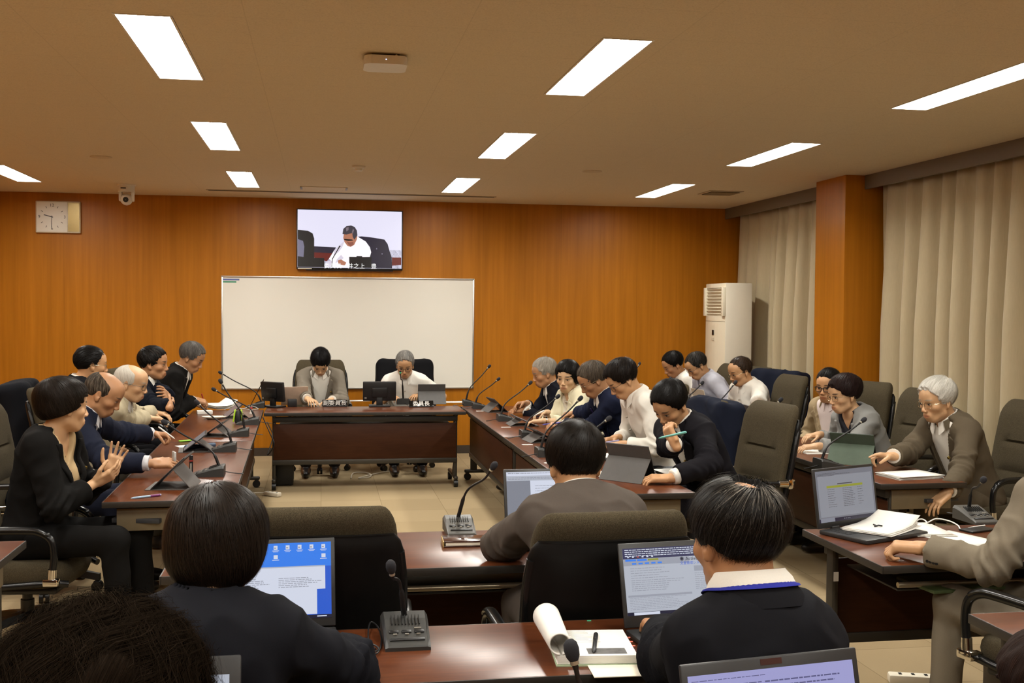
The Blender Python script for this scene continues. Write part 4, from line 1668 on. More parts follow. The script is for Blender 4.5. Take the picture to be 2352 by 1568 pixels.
HP = PI / 2
table('dark wood conference table under the whiteboard, with two name plates on it', .405, 10.36, PI, 1.81, .60)
table('left row conference table, the near one beside the woman in the black jacket', -.757, 6.79, -HP + .02, 2.39, .62, plate=True)
table('left row conference table, the far one reaching the head table', -.805, 9.19, -HP + .02, 2.39, .62)
table('inner right conference table, the near one with the young man and his pen', 1.625, 6.78, HP, 2.54, .60, plate=True)
table('inner right conference table, the far one where the cream-jacketed woman sits', 1.625, 9.33, HP, 2.54, .60)
table('outer right conference table, the near one with the green tablet', 3.30, 6.70, HP, 2.09, .52, plate=True)
table('outer right conference table, the middle one along the curtains', 3.30, 8.81, HP, 2.09, .52)
table('outer right conference table, the far one by the air conditioner', 3.30, 10.52, HP, 1.30, .52)
table('front row desk with a microphone and a leather notebook behind the empty chair', .42, 4.36, 0, 1.96, .66)
table('desk whose pale glossy corner enters at the left edge of the photo', -2.17, 4.38, 0, 2.0, .68, plate=True)
table('desk with the laptop and white cable where the man in light grey sits', 3.05, 4.18, 0, 1.96, .70)
table('second row desk holding the bound document and a microphone, sharply lit', .335, 3.045, 0, 1.68, .50)
table('reddish desk corner at the lower right edge of the photo', 3.00, 2.90, 0, 1.96, .58)
table('desk in the nearest row, under the laptop at the bottom of the photo', .35, 1.85, 0, 2.1, .52)
table('side desk by the left wall, half hidden behind the chair with a coat on it', -3.20, 10.4, HP, 2.2, .55)

# ------------------------------------------------------------------ chairs
FABRIC = None


def fabric_mat(name, col):
    m, nt, b = nodes_of(name)
    v = coords(nt)
    f = noise(nt, 430, 2, v)
    c = ramp(nt, f, [(.35, tuple(x * .62 for x in col)), (.5, col), (.66, tuple(x * 1.45 for x in col))])
    nt.links.new(c, b.inputs['Base Color'])
    b.inputs['Roughness'].default_value = .95
    b.inputs['Specular IOR Level'].default_value = .15
    bump(nt, b, f, .35, .002)
    return m


FABRIC = fabric_mat('chair_fabric', (.057, .045, .026))
LEATHER = mat('black_leatherette', (.0045, .0042, .004), .42, var=.2, spec=.2)
TUBE = mat('black_tube', (.006, .006, .006), .25, var=.1, spec=.4)


def chair_meshes():
    M = {}
    # reclined back: local +y is forward
    def backpt(z): return -.215 - .17 * (z - .45) - .05 * (z - .45) ** 2

    rows = []
    zs = [.46, .465, .48, .52, .58, .63, .645, .655, .67, .72, .78, .815, .83, .845, .90, .95, 1.0, 1.03, 1.055, 1.075, 1.088, 1.094]
    for z in zs:
        u = (z - .46) / .634
        w = .49 + .03 * math.sin(u * PI)
        th = .075 + .035 * max(0, (u - .55) / .45) ** 1.5
        edge = 1.0
        if z > 1.0:
            e = (z - 1.0) / .094
            edge = math.sqrt(max(1 - e * e, 0.0))
            w -= .09 * (1 - edge)
            th *= max(edge, .06)
        if z < .50:
            e = (.50 - z) / .04
            th *= math.sqrt(max(1 - e * e, 0.02))
        yc = backpt(z) - (0 if z < 1.0 else .02 * ((z - 1.0) / .09))
        dip = sum(.016 * math.exp(-((z - q) / .009) ** 2) for q in (.65, .83))
        ring = []
        n = 36
        for k in range(n):
            a = 2 * PI * k / n
            ca, sa = math.cos(a), math.sin(a)
            x = w / 2 * math.copysign(abs(ca) ** .55, ca)
            y = th / 2 * math.copysign(abs(sa) ** .7, sa)
            if sa > 0 and abs(x) < .17: y -= dip
            if sa > 0: y += .012 * (abs(x) / .26) ** 3
            ring.append((x, yc + y, z))
        rows.append(ring)
    mb = MB().loft(rows)
    M['backrest'] = mb.mesh('backrest', FABRIC)
    rows = []
    for z in (.42, .43, .46, .55, .7, .85, .95, .985, 1.0, 1.008):
        w = .545 if z < .95 else .545 - .06 * ((z - .95) / .058) ** 2
        if z < .46: w -= .05 * (.46 - z) / .04
        yc = backpt(z) - .058
        th = .05 if .43 < z < 1.0 else .03
        ring = []
        for k in range(32):
            a = 2 * PI * k / 32
            ca, sa = math.cos(a), math.sin(a)
            x = w / 2 * math.copysign(abs(ca) ** .4, ca)
            y = th / 2 * math.copysign(abs(sa) ** .6, sa) + .03 * (abs(x) / .27) ** 3
            ring.append((x, yc + y, z))
        rows.append(ring)
    M['back_shell'] = MB().loft(rows).mesh('back_shell', LEATHER)
    rows = []
    for z, g in ((.365, .86), (.37, .93), (.40, .98), (.44, 1.0), (.465, .985), (.482, .94), (.490, .86), (.492, .7)):
        ring = []
        for k in range(36):
            a = 2 * PI * k / 36
            ca, sa = math.cos(a), math.sin(a)
            x = .26 * g * math.copysign(abs(ca) ** .5, ca)
            y = .25 * g * math.copysign(abs(sa) ** .5, sa) + .02
            ring.append((x, y, z - (.03 * max(0, (y - .15) / .12) ** 2 if z > .42 else 0)))
        rows.append(ring)
    M['seat'] = MB().loft(rows).mesh('seat', FABRIC)
    M['seat_pan'] = MB().box((0, .01, .35), (.42, .40, .035), bev=.015).mesh('seat_pan', BLACK)
    for sx, key in ((-1, 'armL'), (1, 'armR')):
        X = sx * .295
        pts = bez([(X, backpt(.66) - .01, .645), (X, -.10, .652), (X, .08, .655), (X, .16, .648), (X, .215, .61), (X, .228, .54), (X, .222, .47), (X, .215, .42)], 42)
        mb = MB()
        mb.tube(pts, .017, 0, 12, flat=1.0)
        mb.tube([(p[0], p[1], p[2] + .010) for p in pts[6:24]], [.012] + [.021] * 16 + [.012], 0, 12, flat=.55)
        M[key] = mb.mesh('armrest', TUBE)
        br = MB()
        br.box((X - sx * .01, backpt(.66) - .025, .645), (.045, .045, .055), bev=.006)
        br.tube([(X, backpt(.66) + .0, .646), (X, backpt(.66) + .06, .650)], .0205, 0, 14)
        M[key + 'b'] = br.mesh('bracket', CHROME)
        br = MB()
        br.box((X, .215, .415), (.04, .07, .035), bev=.006)
        br.tube([(X, .218, .43), (X, .221, .475)], .020, 0, 14)
        br.box((X - sx * .03, .215, .41), (.06, .03, .02), bev=.004)
        M[key + 'c'] = br.mesh('bracket', CHROME)
        X2 = sx * .258
        pts = bez([(X2, backpt(.95) - .035, .95), (X2 + sx * .010, backpt(.86) - .030, .86), (X2 + sx * .012, backpt(.7) - .03, .70), (X2 + sx * .008, backpt(.52) - .02, .52), (X2, backpt(.45) + .01, .425), (X2, -.13, .385), (X2, .0, .385), (X2, .20, .40), (X2 - sx * .03, .27, .39)], 44)
        M[key + 'f'] = MB().tube(pts, .016, 0, 12).mesh('side_frame', TUBE)
    M['column'] = MB().lathe([(0, .12), (.032, .12), (.032, .22), (.024, .22), (.024, .34), (.05, .345), (0, .345)], seg=20).mesh('column', BLACK)
    a0 = .3
    lg = MB().loft([[(r_, dy, z + dz) for dy, dz in ((-w, -.018), (w, -.018), (w * .7, .02), (-w * .7, .02))] for r_, z, w in ((.02, .125, .035), (.12, .115, .028), (.27, .085, .020), (.30, .08, .018))])
    lg.cyl((.285, 0, .09), (.285, 0, .05), .012)
    M['leg'] = lg.mesh('leg', BLACK)
    cs = MB()
    for sy in (-1, 1): cs.cyl((.285, sy * .006, .028), (.285, sy * .026, .028), .028)
    cs.box((.285, 0, .045), (.04, .05, .03), bev=.01)
    M['caster'] = cs.mesh('caster', BLACK)
    return M


CM = chair_meshes()


def pm(name, mesh, parent, loc=(0, 0, 0), rz=0.0):
    o = bpy.data.objects.new(name, mesh)
    o.location = loc
    o.rotation_euler = (0, 0, rz)
    return link(o, parent)


def chair(label, x, y, a, spin=0.3, group='high-backed swivel chairs', low=0.0):
    """a: compass heading of the sitter (0 = towards the back wall, 90 = right)"""
    t = thing('office_chair', label, 'chair', (x, y, 0), -math.radians(a), group)
    for k in ('backrest', 'back_shell', 'seat', 'seat_pan', 'column'):
        pm(k, CM[k], t, (0, 0, -low if k != 'column' else -low * .3))
    for k in ('armL', 'armR'):
        ar = pm('armrest', CM[k], t, (0, 0, -low))
        pm('bracket', CM[k + 'b'], ar)
        pm('bracket', CM[k + 'c'], ar)
        pm('side_frame', CM[k + 'f'], t, (0, 0, -low))
    for i in range(5):
        lg = pm('leg', CM['leg'], t, (0, 0, 0), spin + 2 * PI * i / 5)
        pm('caster', CM['caster'], lg)
    return t


def draped(label, x, y, a, m, down=.52, seed=1, wide=.30, low=0.0):
    """a jacket hung over the back of a chair"""
    d, r = az(a), azr(a)
    o = V3(x, y, 0)
    lean = unit(-d * .17 + UP)
    A = np.array([r, unit(np.cross(lean, r)), lean])
    c = o - d * .325
    top = c - d * .05 + UP * (1.06 - low)
    f = Field(np.minimum(top, top - UP * .7) - .5, top + .5, .011)
    L = down
    f.add(rbox(top - lean * (L / 2 + .02), A, np.array((wide - .06, .055, L / 2)), .055))
    for sx in (-1, 1):
        f.add(cap(top - lean * .06 + r * sx * (wide - .06), top - lean * (L * .85) + r * sx * (wide - .01) - d * .03, .055, .05), .05)
    f.sub(rbox(top - lean * (L / 2 + .10), A, np.array((wide - .085, .035, L / 2 + .05)), .03), .02)
    v, q = f.surface()
    v = relax(v, q, 2, .5)
    nn = normals(v, q)
    v = v + nn * ((1 - np.abs(ripple(v * np.array((1, 1, .5)), seed, 20, 6))) * .02 - .012)[:, None]
    ob = mesh_obj('draped_jacket', v, q, m, None, (x, y, 0))
    ob.location = (x, y, 0)
    return tag(ob, label, 'jacket')


# ------------------------------------------------------------------ desk things
MICB = mat('mic_body', (.026, .026, .024), .45, var=.08)
MICG = mat('mic_body_grey', (.060, .057, .050), .42, var=.06)
FOAM = mat('mic_foam', (.014, .014, .018), .9, var=.3, vscale=400, bmp=.3, bscale=900)
MICL = mat('mic_lettering', (.28, .26, .22), .5)


def mic(label, x, y, a, neck, z=.70, body=None, ring=None, group='gooseneck conference microphones', big=1.0, wire=True, hs=.8):
    """a: compass direction from the unit towards its speaker. neck: offsets (towards speaker, sideways right, up) of the points of the gooseneck"""
    t = thing('microphone', label, 'microphone', (x, y, z), -math.radians(a), group)
    b = MB()
    w, D = .062 * big, .088 * big
    rows = []
    for v_, hz in ((-D, .058), (-D * .9, .060), (-D * .4, .052), (D * .5, .026), (D * .95, .014), (D, .010)):
        ww = w * (1 - .04 * (v_ / D))
        rows.append([(-ww, v_, .0), (-ww, v_, hz * .8 * big), (-ww + .008, v_, hz * big), (ww - .008, v_, hz * big), (ww, v_, hz * .8 * big), (ww, v_, 0)])
    b.loft(rows, smooth=False)
    body = body or MICB
    base = b.build('base', body, t)
    sl = math.atan2(.052 - .014, D * 1.35 / big)
    bt = MB()
    for i in (-1, 0, 1):
        bt.box((i * w * .55, D * .28, (.033) * big), (w * .42, .012 * big, .006), bev=.002, rot=(-sl, 0, 0))
    bt.box((0, D * .68, .0225 * big), (w * 1.5, .010 * big, .005), bev=.002, rot=(-sl, 0, 0))
    bt.build('button', BLACK, t)
    gr = MB()
    for i in range(9):
        gr.box((-w * .6 + i * w * .15, -D * .28, .0515 * big), (.002, D * .5, .004), rot=(-sl, 0, 0))
    gr.build('speaker_grille', BLACK, t)
    lt = MB()
    lt.box((-w * .5, D * .12, .0385 * big), (w * .3, .004, .003), rot=(-sl, 0, 0))
    for i in (-1, 0, 1): lt.box((i * w * .5, D * .42, .0305 * big), (w * .16, .003, .003), rot=(-sl, 0, 0))
    lt.build('marking', MICL, t)
    P = [(r_, f_, u_) for f_, r_, u_ in neck]
    pts = bez(P, 26)
    k = len(pts)
    nk = MB().tube(pts, [.0085] * (k // 4) + [.0050] * (k - k // 4 - 2) + [.0062] * 2, 0, 10).build('gooseneck', BLACK, t)
    e = Vector(pts[-1])
    dr = (e - Vector(pts[-4])).normalized()
    q = Vector((0, 0, 1)).rotation_difference(dr).to_matrix().to_4x4()
    Mx = Matrix.Translation(e) @ q
    MB().lathe([(0, 0), (.0085, 0), (.0085, .008), (0, .008)], seg=16, M=Mx).build('ring', ring or mat('mic_ring', (.45, .42, .33), .3, .6), t, label=None)
    MB().lathe([(r0_ * hs, z0_ * hs) for r0_, z0_ in ((0, .006), (.010, .008), (.0165, .020), (.0185, .036), (.0165, .050), (.009, .059), (0, .061))], seg=18, M=Mx).build('windscreen', FOAM, t)
    if wire:
        MB().tube(bez([(.02, -D + .004, .02), (.02, -D - .035, .012), (.028, -D - .07, .006), (.03, -D - .10, .004)], 12), .0028, 0, 7).build('cable', BLACK, t)
    return t


PAPER = mat('paper', (.80, .78, .72), .7, var=.02)
PAPER2 = mat('paper_cream', (.80, .74, .60), .7, var=.02)
LAPT = mat('laptop_shell', (.022, .022, .022), .4, var=.08)
KEYS = mat('laptop_keys', (.010, .010, .010), .5)


def box_thing(name, label, cat, x, y, z, size, rz, m, bev=.002, group=None):
    o = MB().box((0, 0, size[2] / 2), size, bev=bev).build(name, m, None, (x, y, z), (0, 0, rz))
    return tag(o, label, cat, group)


def laptop(label, hinge, rz, W=.34, D=.235, Hs=.215, tilt=15, z=.70, shell=None):
    """hinge: middle of the hinge line; the user sits on the local -y side; tilt: degrees past upright"""
    t = thing('laptop', label, 'laptop', (hinge[0], hinge[1], z), rz)
    shell = shell or LAPT
    MB().box((0, -D / 2, .010), (W, D, .018), bev=.005).build('base', shell, t)
    kb = MB()
    for r_ in range(5):
        for c_ in range(14):
            kb.box((-W * .43 + W * .86 * (c_ + .5) / 14, -.045 - r_ * .020, .0195), (W * .86 / 14 - .003, .017, .002))
    kb.build('keyboard', KEYS, t)
    MB().box((0, -D + .045, .0193), (.10, .055, .001)).build('touchpad', KEYS, t)
    for sx in (-1, 1):
        MB().cyl((sx * W * .30, .002, .018), (sx * W * .18, .002, .018), .007).build('hinge', BLACK, t)
    T = Matrix.Translation((0, .004, .020)) @ Euler((-math.radians(tilt), 0, 0)).to_matrix().to_4x4()
    lid = MB().box((0, .004, Hs / 2), (W, .010, Hs), bev=.004).build('lid', shell, t)
    lid.matrix_local = T
    return t, lid, T


def screen(lid, W, Hs, shapes, mats, bez_=(.012, .012, .012, .024)):
    """emissive picture on the lid: shapes are (material index, layer, x0, y0, x1, y1) in 0..1 from the top left"""
    l, r, tp, bt = bez_
    w, h = W - l - r, Hs - tp - bt
    ox, oz = (l - r) / 2 - w / 2, bt
    sc = MB()
    sc.add([(ox, -.0012, oz), (ox + w, -.0012, oz), (ox + w, -.0012, oz + h), (ox, -.0012, oz + h)], [(0, 1, 2, 3)])
    scr = sc.build('screen', mats[0], lid)
    if shapes:
        pc_ = MB()
        for mi, ly, x0, y0, x1, y1 in shapes:
            y = -.0014 - .0002 * ly
            pc_.add([(ox + x0 * w, y, oz + (1 - y1) * h), (ox + x1 * w, y, oz + (1 - y1) * h), (ox + x1 * w, y, oz + (1 - y0) * h), (ox + x0 * w, y, oz + (1 - y0) * h)], [(0, 1, 2, 3)], mi)
        pc_.build('screen_content', mats, scr)
    return scr, (ox, oz, w, h)


def tablet(label, x, y, rz, W=.25, Dp=.18, tilt=35, z=.70, cover=None, body=None, kick=True, screen_on=(.30, .30, .32)):
    """a tablet leaning on its folding cover; the screen faces the local -y side"""
    t = thing('tablet', label, 'tablet', (x, y, z), rz)
    body = body or BLACK
    cover = cover or mat('tablet_cover', (.11, .10, .085), .7)
    a = math.radians(tilt)                                        # lean back from upright
    T = Matrix.Translation((0, -.03, .004)) @ Euler((-a, 0, 0)).to_matrix().to_4x4()
    MB().box((0, 0, Dp / 2), (W, .007, Dp), bev=.003).build('body', body, t).matrix_local = T
    s_ = MB().box((0, -.0038, Dp / 2), (W - .02, .0006, Dp - .02)).build('screen', emis('tablet_screen', screen_on, .5), t)
    s_.matrix_local = T
    topy, topz = -.03 + math.sin(a) * Dp * .62, .004 + math.cos(a) * Dp * .62
    fy = topy + .10
    if kick:
        MB().add([(-W / 2, topy + .006, topz), (W / 2, topy + .006, topz), (W / 2, fy, .002), (-W / 2, fy, .002),
                  (-W / 2, topy + .009, topz + .002), (W / 2, topy + .009, topz + .002), (W / 2, fy + .004, .002), (-W / 2, fy + .004, .002)],
                 [(0, 1, 2, 3), (7, 6, 5, 4), (0, 4, 5, 1), (2, 6, 7, 3), (1, 5, 6, 2), (0, 3, 7, 4)]).build('cover_flap', cover, t)
        MB().box((0, (fy - .06) / 2, .002), (W, fy + .06, .003)).build('cover_base', cover, t)
        MB().box((0, .0042, Dp * .81), (W, .002, Dp * .38)).build('cover_back', cover, t).matrix_local = T
    return t


def pen(label, a, b, m, r=.005, tip=None, group=None):
    a, b = Vector(a), Vector(b)
    o = thing('pen', label, 'pen', a, group=group)
    d = b - a
    MB().tube([(0, 0, 0), d * .12, d * .98, d], [.0012, r, r, r * .7], 0, 10).build('barrel', m, o)
    MB().tube([d * .62, d * .66, d * .96, d * .97], [r * .9, r * 1.12, r * 1.12, r * .8], 0, 10).build('clip_cap', tip or m, o)
    return o


def sheets(label, x, y, rz, n=3, w=.21, l=.297, z=.70, m=None, seed=0, name='paper_stack', step=.0015, curl=.0):
    rs = random.Random(seed)
    t = thing(name, label, 'papers', (x, y, z), rz)
    for i in range(n):
        rows = []
        a, ox, oy = (rs.random() - .5) * .12 * (i > 0), (rs.random() - .5) * .02, (rs.random() - .5) * .02
        ca, sa = math.cos(a), math.sin(a)
        for iy in range(7):
            row = []
            for ix in range(5):
                px_, py_ = (ix / 4 - .5) * w, (iy / 6 - .5) * l
                zz = .0008 + i * step + curl * (i + 1) / n * max(0, (ix / 4 - .55)) ** 2
                row.append((px_ * ca - py_ * sa + ox, px_ * sa + py_ * ca + oy, zz))
            rows.append(row)
        o = MB().grid(rows).build('sheet', m or PAPER, t)
        sm = o.modifiers.new('thickness', 'SOLIDIFY')
        sm.thickness = .0006
    return t

# ------------------------------------------------------------------ the people
mat('shoe_leather', (.012, .009, .008), .35)
BLK = (.0065, .0052, .0045)
BRN = (.013, .008, .005)
SK = (.50, .275, .135)
SKD = (.40, .20, .095)
SKL = (.56, .335, .18)
WHITE_S = cloth((.76, .73, .66), 'shirt')
GLS_D = mat('glasses_dark', (.012, .010, .010), .3)
GLS_M = mat('glasses_metal', (.45, .38, .25), .25, 1.0)
PIN = mat('lapel_pin', (.55, .42, .12), .25, 1.0)
NAVY = cloth((.010, .0125, .024))
DARK = cloth((.0065, .0065, .008))


def suit(p, jk, shirt=None, dep=.36, hw=.082, collar=True, pin=None, cuffs=True, to=.90, tr=None, infl=.019, tie=None):
    sh = shirt or WHITE_S
    p.garment('shirt', sh, .006, to=.93, wr=.0015)
    if collar: p.collar(sh, name='shirt_collar', r=.060, hgt=.044, fall=.046)
    p.garment('jacket', jk, infl, to=to, vneck=(dep, hw), neckr=.072, wr=.0075)
    p.lapels(jk, infl, dep, hw)
    p.collar(jk, name='jacket_collar', r=.071, hgt=.030, fall=.052, gap=42, spread=.032, tilt=.55, dz=.008)
    if cuffs:
        for i in (0, 1): p.cuff(i, sh, .885, .955, .041)
    p.trousers(tr or jk)
    if tie:
        mb = MB()
        b0 = p.Nk + p.sg * .075 * p.sc - p.t * .035
        rows = []
        for u, w in ((0, .013), (.06, .017), (.07, .012), (.3, .022), (.75, .034), (.97, .034), (1, .002)):
            c = b0 + (p.sg * (.062 - .035 * u) - p.t * .42 * u) * p.sc
            rows.append([c - p.sr * w, c + p.sg * .006, c + p.sr * w, c - p.sg * .004])
        mb.loft(rows)
        p.mb('necktie', mb, tie)
    if pin is not None:
        c = p.Nk - p.t * .15 * p.sc + p.sr * pin * .085 * p.sc + p.sg * .142 * p.sc
        mb = MB()
        mb.tube([c - p.sg * .006, c + p.sg * .004, c + p.sg * .006], [.009, .009, .006], 0, 12)
        p.mb('lapel_pin', mb, PIN)


def shirt_only(p, m, to=.9, tr=None, buttons=True):
    p.garment('shirt', m, .011, to=to, wr=.0065, wf=24)
    p.collar(m, name='shirt_collar', r=.062, hgt=.042, fall=.050, gap=16)
    p.trousers(tr or DARK)
    if buttons:
        mb = MB()
        for k in range(5):
            c = p.Nk - p.t * (.10 + .085 * k) * p.sc + p.sg * (.118 + .012 * (k > 0)) * p.sc
            mb.tube([c - p.sg * .01, c + p.sg * .006], .0055, 0, 10)
        p.mb('button', mb, mat('shirt_button', (.30, .27, .22), .4))


H_ = lambda px, py, X=None, Y=None: at(px, py, X=X, Y=Y)
X1, Y1 = np.array([1., 0, 0]), np.array([0, 1., 0])

# left row, near to far
p = P_L1 = Person('person in a black jacket and beige top, hands together at the left table end', H_(148, 934, X=-1.24), 58, 4, 2, 104, lean=.10, fem=True, skin=SKL, seed=11,
           hair=dict(style='bob', col=BRN, fringe=.012, nape=-.080, napet=.55, side_cut=-.012, ys=.036, t=.028, top=.028, back=.036, side=.024, zf=.062, clump=.004, fine=.8, extra=[((0, -.035, -.02), (.092, .088, .06), .04)]),
           hands=dict(R=dict(p=at(243, 1096, Y=5.72), d=(.80, .15, .42), n=(-.15, .65, .72), curl=.30, spread=.06, thumb=.5, hint=(-.2, -.7, -.8)),
                      L=dict(p=at(262, 1062, Y=5.80), d=(.35, .05, .95), n=(.10, -.92, -.1), curl=.10, spread=.17, thumb=.1, hint=(-.2, .6, -.8))), h=.0045, neckfwd=.03)
bt = cloth((.52, .38, .21), 'shirt')
p.garment('blouse', bt, .007, to=.5, wr=.003, vneck=(.13, .075))
jk = cloth((.0065, .006, .0056))
p.garment('jacket', jk, .018, to=.72, vneck=(.36, .095), neckr=.080, wr=.006)
p.lapels(jk, .018, .36, .095, .04, notch=False)
p.trousers(jk)
p.strands(2600, .8, .0006, 4, (.1, 1.7), .002, cols=(.014, .0095, .0065))
c = p.Nk - p.t * .15 * p.sc + p.sr * -.10 * p.sc + p.sg * .13 * p.sc
p.mb('lapel_pin', MB().tube([c - p.sg * .006, c + p.sg * .010], .008, 0, 12), PIN)

p = P_L2 = Person('balding person in a navy suit writing on a tablet at the left table', H_(238, 905, X=-1.24), 92, 30, 0, 92, lean=.27, skin=SKD, seed=12, build=1.12, jaw=1.08,
           hair=dict(col=(.035, .026, .018), t=.007, top=-.002, front=-.004, side=.008, back=.010, nape=-.055, gray=.25, gcol=(.30, .25, .19), bald=[((0, .035, .085), (.070, .115, .055)), ((0, .02, .10), (.058, .085, .05))], clump=.001, brow=(.04, .03, .02)),
           hands=dict(L=dict(p=at(376, 1000, z=.82), d=(.92, -.1, -.10), n=(-.1, -.35, -.9), curl=.92, thumb=.9),
                      R=dict(p=at(374, 1063, z=.775), d=(.95, .15, .0), n=(.1, .5, -.8), curl=.45, thumb=.6)))
suit(p, cloth((.0125, .015, .028)), cloth((.60, .60, .62), 'shirt'), to=.84)

p = P_L3 = Person('person with thin white hair and glasses in a beige jacket at the left table', H_(302, 880, X=-1.28), 98, 14, 0, 95, lean=.22, skin=SKL, seed=13,
           hair=dict(col=(.42, .38, .30), t=.006, top=.001, side=.009, back=.012, front=-.003, gray=.7, gcol=(.66, .62, .54), nape=-.06, bald=[((0, .045, .09), (.066, .095, .055))], clump=.001, brow=(.35, .3, .24)),
           hands=dict(R=dict(p=at(428, 974, z=.735), d=(.92, .2, -.1), n=(0, 0, -1), curl=.42, spread=.12), L=dict(p=at(436, 962, z=.735), d=(.95, -.2, -.1), n=(0, 0, -1), curl=.40, spread=.10)))
suit(p, cloth((.43, .37, .25)), cloth((.55, .52, .47), 'shirt'), dep=.30, tr=cloth((.05, .045, .035)))
p.glasses(GLS_D)

p = P_L4 = Person('person with slicked-back black hair sitting back behind the balding man', H_(210, 838, X=-1.65), 66, 4, 0, 85, lean=.02, skin=SK, seed=14,
           hair=dict(col=BLK, t=.012, top=.020, back=.016, front=.010, side=.010, rec=.012, nape=-.07, clump=.003, crown=(0, .08, .06)), pelvis=(-1.72, at(210, 838, X=-1.65)[1] + .02, .50))
suit(p, DARK)
p.glasses(GLS_M)

p = P_L5 = Person('person with folded arms in a dark navy jersey over a white collar', H_(353, 836, X=-1.32), 98, 3, 0, 96, lean=.17, skin=SKD, seed=15, jaw=1.05,
           hair=dict(col=BLK, t=.016, top=.026, front=.022, side=.012, gray=.15, gcol=(.2, .18, .16), nape=-.068, crown=(0, -.07, .08)),
           hands=dict(R=dict(p=at(418, 945, X=-1.02), d=(.15, .95, .15), n=(-.9, .1, 0), curl=.25, hint=(.1, -.8, -.6)),
                      L=dict(p=at(408, 922, X=-1.05), d=(-.1, -.95, .2), n=(-.9, 0, -.2), curl=.3, hint=(.2, .9, -.5))))
p.garment('shirt', WHITE_S, .006, to=.5, wr=.001)
p.collar(WHITE_S, name='shirt_collar', r=.060, hgt=.046, fall=.055, spread=.04)
p.garment('sweater', cloth((.006, .0073, .0125)), .020, to=.93, vneck=(.20, .085), neckr=.070, wr=.008)
p.trousers(DARK)

p = P_L6 = Person('person with greying hair in a charcoal suit writing with a red pen', H_(440, 822, X=-1.13), 100, 27, 0, 98, lean=.26, skin=SKD, seed=16,
           hair=dict(col=(.02, .018, .016), t=.015, top=.024, front=.020, gray=.5, gcol=(.22, .20, .18), nape=-.066),
           hands=dict(R=dict(p=at(462, 921, z=.80), d=(.9, .3, -.3), n=(0, .4, -.9), curl=.7, thumb=.8), L=dict(p=at(452, 926, z=.76), d=(.9, .1, -.1), n=(0, 0, -1), curl=.4)))
suit(p, cloth((.009, .0083, .0078)))

# head table
p = P_C1 = Person('person in a grey suit bowing over papers at the head table', H_(736, 832, Y=11.14), 180, 47, 0, 180, lean=.16, skin=SKL, seed=17, fem=False,
           hair=dict(style='bob', col=(.006, .005, .005), fringe=.036, nape=-.075, napet=.4, side_cut=-.030, ys=.034, t=.020, top=.022, side=.018, back=.022, zf=.07, clump=.003, crown=(0, -.02, .1)),
           hands=dict(R=dict(p=at(712, 925, z=.74), d=(.35, -.9, -.1), n=(0, 0, -1), curl=.4), L=dict(p=at(754, 921, z=.74), d=(-.5, -.85, -.1), n=(0, 0, -1), curl=.4)))
suit(p, cloth((.19, .165, .13)), dep=.46, hw=.095, pin=-1.15, tr=cloth((.03, .027, .025)))

p = P_C2 = Person('person in a white short-sleeved shirt and glasses reading aloud at the head table', H_(930, 838, Y=11.12), 187, 24, 0, 184, lean=.20, skin=SK, seed=18, build=1.05, legdir=180,
           hair=dict(col=(.03, .028, .026), t=.014, top=.022, front=.018, gray=.55, gcol=(.33, .31, .28), nape=-.066, rec=.006),
           hands=dict(R=dict(p=at(903, 912, z=.76), d=(.5, -.8, -.1), n=(0, 0, -1), curl=.4), L=dict(p=at(958, 908, z=.76), d=(-.6, -.8, 0), n=(0, 0, -1), curl=.5)))
shirt_only(p, WHITE_S, to=-.22)
p.glasses(GLS_D)

# inner right row, far to near
p = P_R1 = Person('person with short grey hair in a dark suit holding a tablet before the wall', H_(1250, 857, X=1.96), -93, 16, 0, -94, lean=.22, skin=SKD, seed=19, build=1.08, jaw=1.06,
           hair=dict(col=(.16, .145, .12), t=.014, top=.022, front=.016, gray=.6, gcol=(.42, .38, .32), nape=-.064, fine=.8),
           hands=dict(L=dict(p=at(1190, 942, z=.745), d=(-.95, .1, -.05), n=(.1, .3, -.9), curl=.55, thumb=.6), R=dict(p=at(1195, 928, z=.80), d=(-.9, -.3, -.1), n=(0, -.5, -.8), curl=.6, thumb=.7)))
suit(p, cloth((.0070, .0076, .0125)))

p = P_R2 = Person('person in a cream jacket with a black fringe looking towards the camera', H_(1303, 866, X=2.03), -148, 10, 3, -108, lean=.16, fem=True, skin=(.58, .37, .21), seed=20,
           hair=dict(style='bob', col=BLK, fringe=.030, nape=-.078, napet=.4, side_cut=-.028, ys=.040, t=.022, top=.026, side=.020, zf=.066, extra=[((0, -.03, -.03), (.088, .082, .06), .04)], clump=.005),
           hands=dict(R=dict(p=at(1240, 949, z=.775), d=(-.9, -.2, -.1), n=(0, -.3, -.9), curl=.6, thumb=.7), L=dict(p=at(1232, 967, z=.745), d=(-.9, .3, -.05), n=(0, 0, -1), curl=.35)), h=.005)
cr = cloth((.66, .61, .43))
p.garment('blouse', cloth((.74, .70, .58), 'shirt'), .008, to=.4, wr=.004, vneck=(.10, .06))
p.garment('jacket', cr, .017, to=.62, vneck=(.30, .070), neckr=.074, wr=.007)
p.lapels(cr, .018, .30, .07, .06)
p.collar(cr, name='jacket_collar', r=.072, hgt=.036, fall=.05, gap=36, spread=.03)
p.trousers(DARK)
mb = MB()
for k in range(26):
    th = -1.2 + 2.4 * k / 25
    c = p.Nk + (p.sg * math.cos(th) + p.sr * math.sin(th)) * .085 * p.sc - p.t * (.035 + .02 * math.cos(th)) + UP * .004 * (k % 2)
    mb.tube([c - UP * .004, c + UP * .004], .006, 0, 8)
p.mb('necklace', mb, mat('pearl', (.75, .70, .60), .2))
p.watch(0, GLS_M, PAPER)

